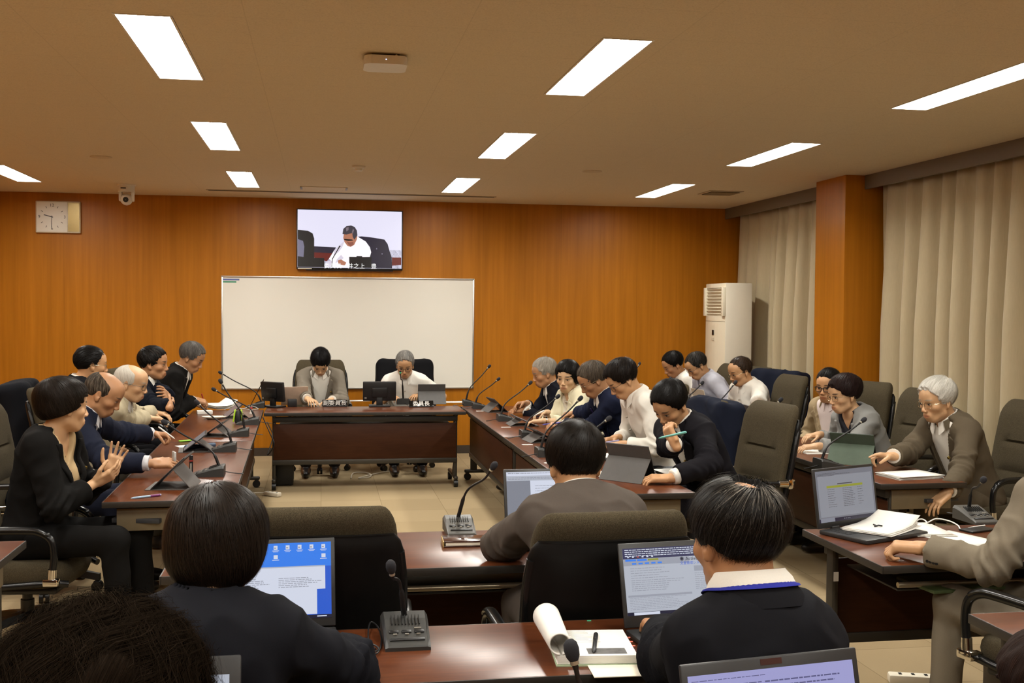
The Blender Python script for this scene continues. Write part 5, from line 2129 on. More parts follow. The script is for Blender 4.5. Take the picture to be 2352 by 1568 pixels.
p = P_R3 = Person('person in a navy suit and glasses holding a blue pen at the inner right table', H_(1362, 873, X=2.0), -93, 31, 0, -94, lean=.26, skin=SKD, seed=21,
           hair=dict(col=(.035, .026, .018), t=.016, top=.022, gray=.4, gcol=(.17, .135, .10), nape=-.066),
           hands=dict(L=dict(p=at(1276, 976, z=.76), d=(-.9, .25, -.1), n=(0, .3, -.9), curl=.6, thumb=.7), R=dict(p=at(1290, 960, z=.745), d=(-.95, -.2, -.1), n=(0, 0, -1), curl=.4)))
suit(p, cloth((.0095, .0125, .030)), tie=cloth((.03, .022, .09), 'shirt'))
p.glasses(GLS_M)

p = P_R4 = Person('person in a white long-sleeved shirt and glasses writing at the inner right table', H_(1430, 872, X=2.02), -93, 36, 0, -95, lean=.26, skin=SK, seed=22, h=.005,
           hair=dict(col=(.010, .0065, .0048), t=.019, top=.028, front=.030, side=.016, gray=.12, gcol=(.12, .09, .07), nape=-.064, fringe=.006, crown=(.02, -.07, .08)),
           hands=dict(L=dict(p=at(1408, 1021, z=.745), d=(-.95, .2, -.08), n=(0, .2, -1), curl=.45), R=dict(p=at(1400, 1008, z=.76), d=(-.9, -.25, -.1), n=(0, -.2, -.9), curl=.6, thumb=.7)))
shirt_only(p, WHITE_S, to=.80)
p.glasses(GLS_D)

p = P_R5 = Person('young person in a dark suit holding a turquoise pen to the mouth', H_(1540, 930, X=2.0), -122, 36, 3, -112, lean=.30, skin=SK, seed=23, h=.0045, scale=1.06,
           hair=dict(col=BLK, t=.020, top=.030, front=.030, side=.014, back=.018, nape=-.06, clump=.006, fringe=.004, curl=40, crown=(0, -.06, .09)),
           hands=dict(R=dict(p=at(1550, 1016, X=1.84), d=(-.35, .30, .85), n=(.85, .35, .3), curl=.95, thumb=.3, hint=(-.3, .3, -1)),
                      L=dict(p=at(1512, 1098, z=.735), d=(-.95, .15, 0), n=(0, .2, -1), curl=.45, hint=(.4, -.7, -.3))))
suit(p, cloth((.0090, .0082, .0105)), to=.80, cuffs=False, pin=-.95)
p.strands(2200, .7, .0007, 5, (.1, 1.5), .003, wave=.05)

# outer right row, far to near
p = P_S1 = Person('person in a white shirt looking down behind the man in the pale blue shirt', H_(1546, 838, X=3.5), -95, 28, 0, -95, lean=.26, skin=SKD, seed=24,
           hair=dict(col=BLK, t=.014, top=.020, nape=-.066))
shirt_only(p, WHITE_S, to=-.2)
p = P_S2 = Person('person in a pale blue short-sleeved shirt and glasses bent over the outer right table', H_(1600, 840, X=3.56), -96, 36, 0, -98, lean=.28, skin=SK, seed=25, build=1.06,
           hair=dict(col=(.016, .014, .012), t=.011, top=.012, gray=.25, gcol=(.16, .14, .12), nape=-.062))
shirt_only(p, cloth((.43, .43, .49), 'shirt'), to=-.2)
p.glasses(GLS_D)
p = P_S3 = Person('person with receding brown hair in a white shirt beside the air conditioner', H_(1700, 853, X=3.7), -101, 20, 0, -106, lean=.12, skin=SK, seed=26, build=1.08,
           hair=dict(col=(.030, .018, .011), t=.011, top=.010, rec=.020, nape=-.064, gray=.2, gcol=(.14, .09, .06)), hands=dict(L=dict(p=at(1694, 962, z=.76), d=(-.9, .2, -.2), n=(0, 0, -1), curl=.4)))
shirt_only(p, WHITE_S, to=-.15)
p.glasses(GLS_M)
p = P_T1 = Person('person in a tan jacket and dark-rimmed glasses sitting before the wooden pillar', H_(1903, 887, X=3.86), -128, 8, 0, -112, lean=.08, skin=SK, seed=27,
           hair=dict(col=BLK, t=.012, top=.022, side=.008, nape=-.06))
suit(p, cloth((.34, .26, .155)), cloth((.74, .64, .62), 'shirt'), dep=.46, hw=.12, pin=-1.25)
p.glasses(GLS_D, r=.0026)
p = P_T2 = Person('person with short reddish-black hair and gold glasses in a pale grey jacket', H_(1938, 907, X=3.6), -99, 10, 0, -98, lean=.22, fem=True, skin=SKL, seed=28, h=.005,
           hair=dict(style='bob', col=(.018, .009, .008), fringe=.012, nape=-.066, napet=.55, side_cut=.004, ys=.030, t=.024, top=.030, back=.032, side=.020, zf=.064, clump=.006),
           hands=dict(L=dict(p=at(1858, 1026, z=.74), d=(-.95, .1, -.1), n=(0, .1, -1), curl=.35), R=dict(p=at(1865, 1000, z=.76), d=(-.95, -.15, -.1), n=(0, 0, -1), curl=.35)))
gj = cloth((.25, .25, .24))
p.garment('blouse', cloth((.02, .02, .026), 'shirt'), .007, to=.4, wr=.002, vneck=(.10, .07))
p.garment('jacket', gj, .018, to=.88, vneck=(.50, .085), neckr=.078, wr=.007)
p.lapels(gj, .018, .50, .085, .03, notch=False)
p.trousers(DARK)
p.glasses(GLS_M)
p = P_T3 = Person('person with thick white hair and glasses in a brown suit pointing at the green tablet', H_(2152, 920, X=3.68), -101, 12, 0, -98, lean=.22, skin=SKL, seed=29, h=.0045, scale=1.06,
           hair=dict(col=(.55, .53, .47), t=.020, top=.026, front=.026, side=.015, gray=.5, gcol=(.74, .71, .65), nape=-.070, crown=(0, -.07, .08), clump=.005, brow=(.30, .26, .2), ys=.026),
           hands=dict(R=dict(p=at(2028, 1046, z=.80), d=(-.95, .0, .08), n=(0, -.2, -.9), curls=[.18, .85, .95, 1.0], thumb=.6),
                      L=dict(p=at(2150, 1176, Y=5.62), d=(-.75, -.1, -.55), n=(.1, .2, -1), curl=.35, hint=(.5, -.3, -.9))))
suit(p, cloth((.092, .072, .047)), dep=.40, hw=.105, pin=-1.2)
p.glasses(GLS_M)
p.watch(0, mat('watch_steel', (.4, .37, .3), .25, 1.0), mat('watch_green', (.02, .12, .05), .3))
p.strands(2500, .8, .0008, 6, (.1, 1.6), .003, cols=(.6, .57, .5))

# front desks, seen from behind
p = P_F1 = Person('person with a straight dark bob in a navy jacket, seen from behind', H_(503, 1256, Y=2.56), 12, 16, 0, 8, lean=.08, fem=True, shw=.95, skin=SKL, seed=30, scale=1.05, h=.005,
           hair=dict(style='bob', col=(.0115, .0078, .0055), fringe=.0, nape=-.092, napet=.12, side_cut=-.075, ys=.040, t=.024, top=.020, back=.034, side=.027, clump=.004, crown=(-.01, -.045, .1),
                     extra=[((0, -.034, -.022), (.096, .096, .078), .04)]),
           hands=dict(R=dict(p=(.075, 2.96, .745), d=(.15, .98, 0), n=(0, 0, -1), curl=.4, hint=(.9, -.3, -.5)), L=dict(p=(-.34, 3.0, .745), d=(.2, .95, 0), n=(0, 0, -1), curl=.4)))
jk = cloth((.0085, .0088, .0118))
p.garment('blouse', cloth((.010, .010, .013), 'shirt'), .006, to=.4, wr=0, neckr=.054, neckz=.03)
p.garment('jacket', jk, .020, to=.94, vneck=(.30, .08), neckr=.072, wr=.0075)
p.collar(jk, name='jacket_collar', r=.068, hgt=.030, fall=.075, gap=42, spread=.040, tilt=.7)
p.trousers(jk)
p.strands(9000, 1.15, .00055, 7, (.10, 1.9), .0022, cols=(.017, .0115, .008))

p = P_F2 = Person('person in a grey-brown jacket seen from behind at the front row desk', H_(1320, 1066, Y=3.95), -4, 14, 0, -4, lean=.20, skin=SK, seed=31, scale=1.12, h=.005, build=1.0, shw=.90,
           hair=dict(col=(.0085, .0062, .0046), t=.021, top=.028, side=.019, back=.024, nape=-.088, clump=.008, fringe=.0, crown=(.012, -.06, .088), bald=[((.098, -.05, -.080), (.040, .07, .045)), ((-.098, -.05, -.080), (.040, .07, .045))]),
           hands=dict(L=dict(p=(.80, 4.42, .745), d=(.3, .9, 0), n=(0, 0, -1), curl=.4, hint=(-.9, -.1, -.5)), R=dict(p=(1.08, 4.42, .745), d=(-.2, .95, 0), n=(0, 0, -1), curl=.4, hint=(.9, -.2, -.5))), drop=-.012)
suit(p, cloth((.090, .074, .062)))
p.strands(8000, .85, .0005, 8, (.03, 1.75), .003, cols=(.013, .0095, .007))

p = P_F3 = Person('person in a dark suit with a blue lanyard and thinning crown, seen from behind', H_(1690, 1236, Y=2.48), -15, 9, 0, -8, lean=.06, skin=SKD, seed=32, scale=1.13, h=.0045, shw=.80, drop=.018,
           hair=dict(col=(.0065, .0055, .0047), t=.019, top=.014, side=.019, back=.022, gray=.12, gcol=(.16, .14, .12), nape=-.102, clump=.006, crown=(.006, -.062, .088), bald=[((.006, -.062, .130), (.042, .046, .034)), ((.100, -.05, -.085), (.042, .07, .045)), ((-.100, -.05, -.085), (.042, .07, .045))]),
           hands=dict(L=dict(p=(.95, 3.04, .745), d=(.15, .98, 0), n=(0, 0, -1), curl=.4, hint=(-.35, -.1, -.9)), R=dict(p=(1.13, 3.04, .745), d=(-.2, .95, 0), n=(0, 0, -1), curl=.4, hint=(.35, -.1, -.9))))
suit(p, cloth((.0075, .0075, .0095)), collar=False)
p.collar(WHITE_S, name='shirt_collar', r=.064, hgt=.050, fall=.036, tilt=.6, dz=.028, spread=.02)
p.collar(cloth((.025, .03, .26), 'shirt'), name='lanyard', r=.0775, hgt=.030, fall=.010, gap=30, spread=.010, tilt=.6, dz=.024)
p.collar(cloth((.0075, .0075, .0095)), name='collar_fold', r=.080, hgt=.022, fall=.055, gap=42, spread=.03, tilt=.6, dz=.026)
p.strands(9000, .95, .00042, 9, (.36, 1.75), .0045, cols=(.011, .009, .0075), gray=.12, gcol=(.22, .20, .17))
p.strands(420, .8, .0008, 19, (.04, .5), .003, cols=(.03, .024, .018), gray=.3, gcol=(.35, .32, .27), name='thin_crown_hair')

F4H = at(2352, 1140, Y=3.68) + az(-14) * .05 + azr(-14) * .215 + UP * .185
p = P_F4 = Person('person in a light grey suit at the right edge, only arm and legs showing', F4H, -20, 8, 0, -14, lean=.22, skin=SK, seed=33, scale=1.07, h=.0045, shw=1.05,
           hair=dict(col=BLK, t=.016), pelvis=(2.66, 3.46, .50),
           hands=dict(L=dict(p=at(2086, 1256, z=.755), d=(-.80, .50, .0), n=(.2, -.1, -.95), curl=.95, thumb=.5, size=1.14, hint=(.2, -.8, -.6))), legdir=-14, knee=.46)
lg = cloth((.185, .155, .112))
suit(p, lg, to=.93, cuffs=False)
mb = MB()
e = p.E[0] + (p.W[0] - p.E[0]) * .86
axx = unit(p.W[0] - p.E[0])
for k in range(4):
    c = e - axx * (.012 * k) - UP * .030 + unit(np.cross(axx, UP)) * .052 * (1 if np.cross(axx, UP)[1] < 0 else -1)
    mb.tube([c, c + unit(np.cross(axx, UP)) * .007 * (1 if np.cross(axx, UP)[1] < 0 else -1)], .0055, 0, 10)
p.mb('sleeve_button', mb, BLACK)

p = P_F5 = Person('person with a big head of curly dark brown hair at the lower left corner', H_(238, 1640, Y=1.62), 5, 4, 0, 5, lean=.12, fem=True, skin=SKL, seed=34, scale=1.05, h=.006,
           hair=dict(style='bob', col=(.0115, .0078, .0052), fringe=.0, nape=-.16, napet=.1, side_cut=-.13, ys=.045, t=.044, top=.036, back=.054, side=.056, clump=.016, curl=40, h=.005, spec=0.0, crown=(.02, .050, .085),
                     extra=[((0, -.035, -.030), (.146, .135, .105), .05)]))
p.garment('jacket', cloth((.02, .018, .018)), .020, to=.94, wr=.006)
p.trousers(DARK)
p.strands(20000, .85, .00042, 10, (.05, 2.2), .0085, wave=.13, wfreq=9, cols=(.0125, .0086, .0056), name='curly_strands', spec=0.0, lock=60)
p.strands(120, .45, .00035, 20, (.2, 1.5), .012, wave=.25, wfreq=12, cols=(.014, .0095, .0065), name='flyaway_curls', spec=0.0)

p = P_F6 = Person('person with brown hair at the lower right corner, almost wholly out of view', at(2432, 1610, Y=2.0), -20, 15, 0, -20, lean=.15, fem=True, skin=SKL, seed=35, pelvis=(1.66, 1.84, .45),
           hair=dict(style='bob', col=(.020, .010, .007), nape=-.13, side_cut=-.10, ys=.04, t=.03, side=.03, back=.036, extra=[((0, -.03, -.05), (.10, .10, .08), .04)]))
p.garment('jacket', cloth((.03, .02, .016)), .018, to=.94)
p.trousers(DARK)


for i_, q_ in enumerate((P_L5, P_L6, P_L4, P_C1, P_C2, P_R1, P_R2, P_R3, P_R4, P_S1, P_S2, P_S3, P_T1, P_T2)):
    hs_ = q_.hairspec
    q_.strands(1300, .55, .0009, 40 + i_, (.05, 1.8), .0035, cols=tuple(c_ * 1.15 for c_ in hs_['col']), gray=hs_.get('gray', 0) * .8, gcol=hs_.get('gcol', (.4, .38, .33)))

# ------------------------------------------------------------------ chairs
def seat(p, label, spin=.3, da=0.0, fwd=.05, low=0.0):
    """the chair under a seated person"""
    a = math.degrees(math.atan2(p.d[0], p.d[1])) + da
    c = p.P + p.d * fwd
    chair(label, c[0], c[1], a, spin, low=low)
    return c[0], c[1], a


seat(P_L1, 'office chair of the person in the black jacket, its whole base in view', .62, -8, fwd=-.04, low=.06)
seat(P_L2, 'office chair of the balding person, only its olive headrest showing', .2)
seat(P_L3, 'office chair of the white-haired person in the beige jacket', .4)
CL4 = seat(P_L4, 'office chair towards the left wall with a dark coat over it', .9, fwd=-.06)
seat(P_L5, 'office chair of the person with folded arms', .1)
seat(P_L6, 'office chair of the person with the red pen', .5)
seat(P_C1, 'tall office chair behind the person in the grey suit at the head table', .3)
CC2 = seat(P_C2, 'office chair of the reader in white at the head table, a jacket on it', .75)
seat(P_R1, 'office chair of the grey-haired person before the wall on the right', .3)
seat(P_R2, 'office chair of the person in the cream jacket', .8)
seat(P_R3, 'office chair of the person with the blue pen', .2)
CR4 = seat(P_R4, 'office chair of the person in the long-sleeved white shirt, a navy jacket on it', .5, low=.06)
chair('large olive office chair standing right behind the young person with the pen', 2.36, 6.28, -100, .7)
seat(P_S1, 'office chair of the person half hidden by the pale blue shirt', .4)
seat(P_S2, 'office chair of the person in the pale blue shirt', .2)
CS3 = seat(P_S3, 'office chair beside the air conditioner with a navy jacket on it', .6, -12)
chair('empty office chair at the outer right table between the curtain and the pillar', 3.66, 8.98, -94, .3)
seat(P_T1, 'office chair of the person in the tan jacket', .8)
seat(P_T2, 'office chair of the person in the pale grey jacket', .5, fwd=-.05)
seat(P_T3, 'office chair of the white-haired person in the brown suit', .1, fwd=-.10)
chair('empty office chair standing with its black back to the second row desk', -.005, 3.78, 2, .35, low=.05)
chair('office chair of the person in grey-brown, its black back to the camera', P_F2.P[0] - .05, P_F2.P[1] + .02, -2, .75, low=.068)
seat(P_F4, 'office chair of the person in light grey, with a shiny armrest bracket', .3)
NJ = cloth((.0095, .012, .023))
draped('navy jacket hung over the chair of the person in the long-sleeved white shirt', *CR4, NJ, .58, 3, low=.06)
draped('navy jacket hung over the chair beside the air conditioner', *CS3, NJ, .55, 5)
draped('dark coat hung over the chair towards the left wall', *CL4, cloth((.007, .0075, .010)), .60, 7)
draped('black jacket hung over the chair of the reader in white', *CC2, cloth((.006, .006, .007)), .5, 9)

# ------------------------------------------------------------------ things on the desks
def micp(label, base, head, a, Yp=None, Xp=None, z=.70, mid=None, body=None, ring=None, big=1.0, wire=True, bpos=None, lift=.055, hs=.8):
    """base and head given where the photo shows them; the head lies on the plane Y or X through the base unless told otherwise"""
    b = np.array(bpos, float) if bpos is not None else at(base[0], base[1], z=z)
    if Xp is not None:
        h = at(head[0], head[1], X=Xp)
        if bpos is None and base is None: b = h
    else:
        h = at(head[0], head[1], Y=b[1] if Yp is None else Yp)
    f, r = az(a), azr(a)
    loc = lambda p: ((p - b) @ f, (p - b) @ r, p[2] - z)
    hl = loc(h)
    d0 = (-.058 * big, 0, lift * big)
    m = mid or .33
    pts = [d0, (d0[0] + (hl[0] - d0[0]) * m * .45, hl[1] * m * .5, d0[2] + (hl[2] - d0[2]) * m), (d0[0] + (hl[0] - d0[0]) * .62, hl[1] * .66, d0[2] + (hl[2] - d0[2]) * .68), hl]
    end = np.array(pts[2])
    hv = np.array(hl)
    hv = hv - unit(hv - end) * .055
    pts[3] = tuple(hv)
    return mic(label, b[0], b[1], a, pts, z, body, ring, big=big, wire=wire, hs=hs)


LM = [((479, 1092), (368, 963), 'of the person in the black jacket'), ((511, 1036), (445, 917), 'of the balding person'), ((543, 1001), (502, 868), 'of the white-haired person in beige'),
      ((569, 974), (484, 890), 'before the person with folded arms'), ((586, 936), (500, 852), 'at the far end of the left table')]
for bp, hp_, who in LM:
    micp('black gooseneck microphone on the left table ' + who, bp, hp_, -90)
RM = [((1084, 931), (1128, 836), 'inner right microphone at the very corner of the head table, taller neck'), ((1106, 938), (1150, 866), 'inner right microphone at the corner of the head table, neck bent low'),
      ((1166, 966), (1224, 874), 'gooseneck microphone in front of the grey-haired person with the tablet'), ((1222, 1005), (1288, 905), 'gooseneck microphone in front of the person in the cream jacket'),
      ((1262, 1047), (1340, 908), 'gooseneck microphone in front of the person with the blue pen'), ((1300, 1085), (1407, 955), 'gooseneck microphone half hidden by the person in grey-brown')]
for bp, hp_, lab in RM:
    micp(lab, bp, hp_, 90)
for hp_, lab in (((1471, 831), 'thin microphone before the wall, beyond the person in long white sleeves'), ((1544, 865), 'gooseneck microphone before the person half hidden by the pale blue shirt'),
                 ((1618, 874), 'gooseneck microphone before the person in the pale blue shirt'), ((1694, 872), 'gooseneck microphone before the person beside the air conditioner'),
                 ((1799, 912), 'gooseneck microphone before the empty chair by the pillar')):
    h = at(hp_[0], hp_[1], X=3.30)
    micp(lab, None, hp_, 90, Xp=3.30, bpos=(3.13, min(h[1], 11.0), .70))
micp('gooseneck microphone beside the green tablet on the outer right table', (1908, 1074), (1992, 958), 90)
micp('grey microphone unit standing between the two laptops on the second row desk', (932, 1472), (890, 1288), 180, Yp=3.13, body=MICB, big=1.06, mid=.55)
micp('grey microphone unit behind the leather notebook on the front row desk', (1056, 1222), (1143, 1060), 180, Yp=4.56, body=MICG, big=1.0, mid=.45, ring=mat('mic_ring_pale', (.6, .58, .42), .35))
micp('microphone rising from below the photo in front of the bound document', None, (1302, 1460), 180, Yp=2.02, bpos=(.53, 1.93, .70), mid=.5)
micp('grey microphone unit on the right-hand desk behind the white cable', (2242, 1196), (2262, 1098), 180, Yp=4.36, body=MICG, mid=.5)
micp('small desk microphone with a lit green ring at the head table', (925, 927), (919, 850), 0, Yp=10.30, ring=emis('green_led', (.1, .9, .35), 1.6), mid=.6, hs=.5)

# head table
def monitor(label, x, y, rz, W, Hh, z=.70):
    t = thing('monitor', label, 'monitor', (x, y, z), rz)
    T = Matrix.Translation((0, 0, .055)) @ Euler((-.12, 0, 0)).to_matrix().to_4x4()
    MB().box((0, 0, Hh / 2), (W, .035, Hh), bev=.008).build('housing', BLACK, t).matrix_local = T
    MB().box((0, .022, Hh * .45), (W * .45, .02, Hh * .5), bev=.006).build('back_cover', BLACK, t).matrix_local = T
    MB().box((0, -.018, Hh / 2), (W - .03, .002, Hh - .03)).build('screen', emis('monitor_glow', (.25, .27, .3), .6), t).matrix_local = T
    MB().box((0, .01, .05), (.06, .03, .11), bev=.008).build('neck', BLACK, t)
    MB().box((0, .01, .008), (.20, .15, .016), bev=.006).build('foot', BLACK, t)
    MB().box((W * .42, .0185, .03), (.02, .002, .012)).build('maker_sticker', MICL, t).matrix_local = T
    return t


p = at(628, 936, z=.70)
monitor('small black monitor turned sideways at the left end of the head table', p[0], p[1] + .06, 2.45, .27, .185)
p = at(872, 934, z=.70)
monitor('black monitor seen from behind in the middle of the head table', p[0], p[1] + .05, PI, .315, .185)
p = at(676, 934, z=.70)
tablet('bare pinkish tablet propped up in front of the person in the grey suit', p[0], p[1] + .14, PI + .15, .25, .19, 20, body=mat('tablet_rose', (.42, .30, .22), .4), kick=False)
box_thing('card_reader', 'small black box standing before the pinkish tablet', 'box', p[0] - .02, p[1] + .0, .70, (.085, .05, .075), .1, BLACK, .006)
p = at(993, 928, z=.70)
tablet('tablet in a dark grey cover, seen from behind before the reader in white', p[0], p[1] + .10, PI, .27, .20, 20, cover=mat('tablet_cover_grey', (.075, .07, .066), .7))


def plate(label, px_, py_, body, tilt, rz, plm, txm, W=.235, Hh=.068):
    q = at(px_, py_, z=.70)
    t = thing('name_plate', label, 'name plate', (q[0], q[1], .70), rz)
    T = Euler((-tilt, 0, 0)).to_matrix().to_4x4()
    MB().box((0, .004, Hh / 2), (W, .008, Hh), bev=.0015).build('plate', plm, t).matrix_local = T
    MB().box((0, .02, .005), (W, .05, .010), bev=.002).build('stand', BLACK, t)
    text_part('lettering', body, .052, txm, t, T @ Matrix.Translation((0, -.0008, Hh / 2)) @ Euler((PI / 2, 0, 0)).to_matrix().to_4x4(), sx=1.06)


PLB = mat('plate_black', (.006, .006, .006), .12, spec=.5, var=0)
PLW = mat('plate_white', (.85, .83, .78), .5, var=0)
plate('black name plate with four white characters, upright on the head table', 769, 934, '副委員長', .10, .0, PLB, PLW)
plate('glossy name plate shining with lamp glare, before the dark grey tablet', 968, 935, '委員長', .46, .06, PLB, PLW)
for px_, py_, w, l, a, lab, sd in ((728, 930, .20, .16, .3, 'white papers before the person in the grey suit', 3), (1048, 925, .26, .12, 0, 'white papers at the right end of the head table', 4), (812, 922, .30, .14, .1, 'white papers beside the upright name plate', 6)):
    q = at(px_, py_, z=.70)
    sheets(lab, q[0], q[1] + .08, a, 3, w, l, seed=sd)
q = at(937, 915, z=.74)
o = MB().grid([[(x, 0, z_) for x in (-.10, 0, .10)] for z_ in (0, .07, .14)]).build('reading_sheet', PAPER2, None, (q[0], q[1] + .30, .78), (-.9, 0, .1))
o.modifiers.new('thickness', 'SOLIDIFY').thickness = .001
tag(o, 'sheet of paper held up by the reader in white', 'paper')

# left table
def tab(px_, py_, rz, lab, **kw):
    q = at(px_, py_, z=.70)
    return tablet(lab, q[0], q[1], rz, **kw)


GC = mat('tablet_cover_taupe', (.085, .075, .068), .7)
tab(372, 1116, -HP - .06, 'tablet on a grey folding cover in front of the person in the black jacket', W=.28, Dp=.235, tilt=46, cover=GC)
tab(432, 1034, -HP + .1, 'tablet leaning on its cover under the hand of the balding person', W=.25, Dp=.185, tilt=52, cover=GC)
tab(480, 1000, -HP - .1, 'tablet on a folding cover in front of the white-haired person in beige', W=.25, Dp=.185, tilt=55, cover=GC)
tab(524, 958, -HP + .2, 'tablet on a folding cover before the person with folded arms', W=.24, Dp=.18, tilt=50, cover=GC)
BLU = mat('pen_pale_blue', (.30, .42, .55), .35)
PUR = mat('pen_purple', (.16, .03, .13), .35)
pen('pale blue and purple pen lying at the near end of the left table', at(300, 1144, z=.706), at(370, 1136, z=.706), BLU, .0055, PUR)
q = at(439, 1094, z=.70)
o = thing('marker', 'black marker pen with a red band standing upright on the left table', 'marker', (q[0], q[1], .70))
MB().lathe([(0, 0), (.0105, 0), (.0105, .085), (0, .085)], seg=18).build('barrel', BLACK, o)
MB().lathe([(0, .085), (.0112, .085), (.0112, .092), (0, .092)], seg=18).build('band', mat('marker_red', (.30, .02, .015), .4), o)
MB().lathe([(0, .092), (.0108, .092), (.0104, .118), (0, .120)], seg=18).build('cap', BLACK, o)
MB().box((0, -.0106, .045), (.008, .001, .06)).build('marking', MICL, o)
q = at(436, 1024, z=.70)
sheets('white note sheets beside the rolled blue folder on the left table', q[0], q[1], .4, 2, .16, .11, seed=8)
q, r_ = at(425, 1027, z=.715), at(494, 1021, z=.715)
o = MB().tube([q, q + (r_ - q) * .02, q + (r_ - q) * .98, r_], [.012, .016, .016, .012], 0, 14).build('rolled_folder', mat('folder_blue', (.045, .075, .13), .45))
tag(o, 'rolled dark blue folder lying on the left table', 'folder')
q = at(425, 1014, z=.70)
box_thing('sticky_notes', 'small bright green block of sticky notes on the left table', 'notes', q[0], q[1], .703, (.085, .03, .008), .5, mat('note_green', (.28, .62, .05), .6))
WP = mat('pen_white', (.78, .74, .68), .35)
pen('white stylus in the hand of the balding person', at(402, 1008, z=.785), at(364, 980, z=.86), WP, .0048)
pen('red pen in the hand of the person in charcoal', at(470, 926, z=.77), at(463, 904, z=.86), mat('pen_red', (.40, .03, .03), .35), .005)
q = at(374, 1058, z=.80)
box_thing('phone', 'pale phone held by the balding person above the tablet', 'phone', q[0] + .06, q[1], .80, (.012, .07, .05), .3, mat('phone_grey', (.45, .43, .40), .3), .003)
# litter at the far end of the left table
q = at(540, 934, z=.70)
sheets('untidy heap of white papers at the far end of the left table', q[0] - .12, q[1] - .1, .5, 6, .21, .297, seed=21, step=.006, curl=.25)
sheets('white papers under the hand of the person with the red pen', *(at(498, 930, z=.70)[:2]), .2, 4, .21, .297, seed=22, step=.003)
q = at(492, 962, z=.70)
o = MB().lathe([(0, 0), (.045, 0), (.085, .018), (.088, .022), (.082, .021), (.04, .008), (0, .007)], seg=28).build('dish', PAPER2, None, (q[0], q[1], .70))
o.scale = (1.15, .8, 1)
tag(o, 'shallow cream dish on the left table', 'dish')
q = at(470, 950, z=.70)
box_thing('tissue_box', 'small white box next to the cream dish on the left table', 'box', q[0], q[1], .70, (.13, .09, .03), .2, PAPER, .004)
q = at(547, 972, z=.70)
o = thing('pouch', 'black pouch with bright yellow-green sides on the left table', 'pouch', (q[0], q[1], .70))
LIME = mat('lime', (.42, .70, .03), .5)
MB().box((0, 0, .055), (.055, .06, .11), bev=.018, taper=(.6, .7)).build('body', BLACK, o)
for sx in (-1, 1): MB().box((sx * .030, .0, .062), (.012, .05, .10), bev=.005, rot=(0, -sx * .14, 0)).build('side_panel', LIME, o)
q = at(577, 949, z=.70)
o = thing('glue_stick', 'tiny red-topped white glue stick at the corner of the left table', 'glue stick', (q[0], q[1], .70))
MB().lathe([(0, 0), (.020, 0), (.020, .004), (.010, .005), (.010, .035), (0, .035)], seg=16).build('tube', PAPER, o)
MB().lathe([(0, .035), (.0115, .035), (.0115, .055), (0, .056)], seg=16).build('cap', mat('glue_red', (.45, .06, .06), .4), o)
q = at(596, 940, z=.70)
pen('thin metal rod aerial sloping up at the far end of the left table', at(571, 940, z=.705), at(606, 871, Y=10.1), BLACK, .0035)
q = at(515, 942, z=.70)
o = MB().tube(bez([(0, 0, .006), (.08, .04, .03), (.16, .02, .012), (.24, .07, .03), (.30, .03, .006), (.22, -.04, .01), (.12, -.05, .02)], 40), .004, 0, 7).build('extension_lead', mat('cord_grey', (.35, .32, .28), .5), None, (q[0], q[1], .70))
tag(o, 'tangled pale lead on the far end of the left table', 'cord')

# inner right table
for px_, py_, lab in ((1103, 944, 'tiny white label at the corner by the head table'), (1162, 981, 'tiny white label before the microphone of the grey-haired person'), (1211, 1021, 'tiny white label before the microphone of the person in cream'), (1264, 1063, 'tiny white label before the microphone of the person with the blue pen')):
    q = at(px_, py_, z=.70)
    o = thing('desk_label', lab, 'label', (q[0], q[1], .70), .05)
    MB().box((0, 0, .0012), (.075, .034, .002)).build('card', PAPER, o)
    MB().box((.0, .002, .0024), (.045, .006, .0004)).build('printing', INK, o)
tab(1150, 944, HP + .15, 'tablet in a dark cover held up by the grey-haired person before the wall', W=.24, Dp=.18, tilt=48, cover=GC)
tab(1215, 975, HP, 'tablet with a pen on it under the hands of the person in cream', W=.24, Dp=.18, tilt=66, cover=GC)
tab(1262, 1012, HP + .1, 'tablet on a folding cover before the person with the blue pen', W=.25, Dp=.185, tilt=62, cover=GC)
tab(1452, 1100, HP + .72, 'large tablet in a dark grey cover, its back to the camera, before the young person', W=.28, Dp=.215, tilt=24, cover=mat('tablet_cover_grey', (.075, .07, .066), .7))
PBL = mat('pen_blue', (.09, .10, .42), .35)
pen('blue pen in the hand of the person in the navy suit', at(1246, 975, z=.75), at(1291, 970, z=.79), PBL, .0055)
pen('white pen in the hand of the person in cream', at(1222, 957, z=.76), at(1251, 942, z=.81), WP, .005)
pen('violet pen in the hand of the person in long white sleeves', at(1388, 1016, z=.775), at(1422, 1011, z=.80), mat('pen_violet', (.30, .26, .42), .35), .005)
pen('turquoise pen held to the mouth of the young person in the dark suit', at(1513, 1006, X=1.72), at(1576, 992, X=1.80), mat('pen_turquoise', (.16, .48, .45), .35), .0058)
pen('white stylus lying by the microphone of the person in cream', at(1178, 960, z=.706), at(1186, 966, z=.706), WP, .005)
q = at(1398, 1046, z=.70)
sheets('white notes beside the hand of the person in long white sleeves', q[0], q[1], .2, 3, .15, .21, seed=31)
q = at(1402, 1058, z=.70)
box_thing('phone', 'dark phone lying on white notes on the inner right table', 'phone', q[0], q[1], .706, (.075, .14, .009), 1.2, BLACK, .003)
q = at(1390, 1090, z=.70)
sheets('printed sheets tucked behind the large grey tablet cover', q[0], q[1], .3, 3, .16, .22, seed=33)
q = at(1560, 1085, z=.70)
sheets('papers under the arm of the young person in the dark suit', q[0], q[1], .1, 3, .21, .297, seed=34)

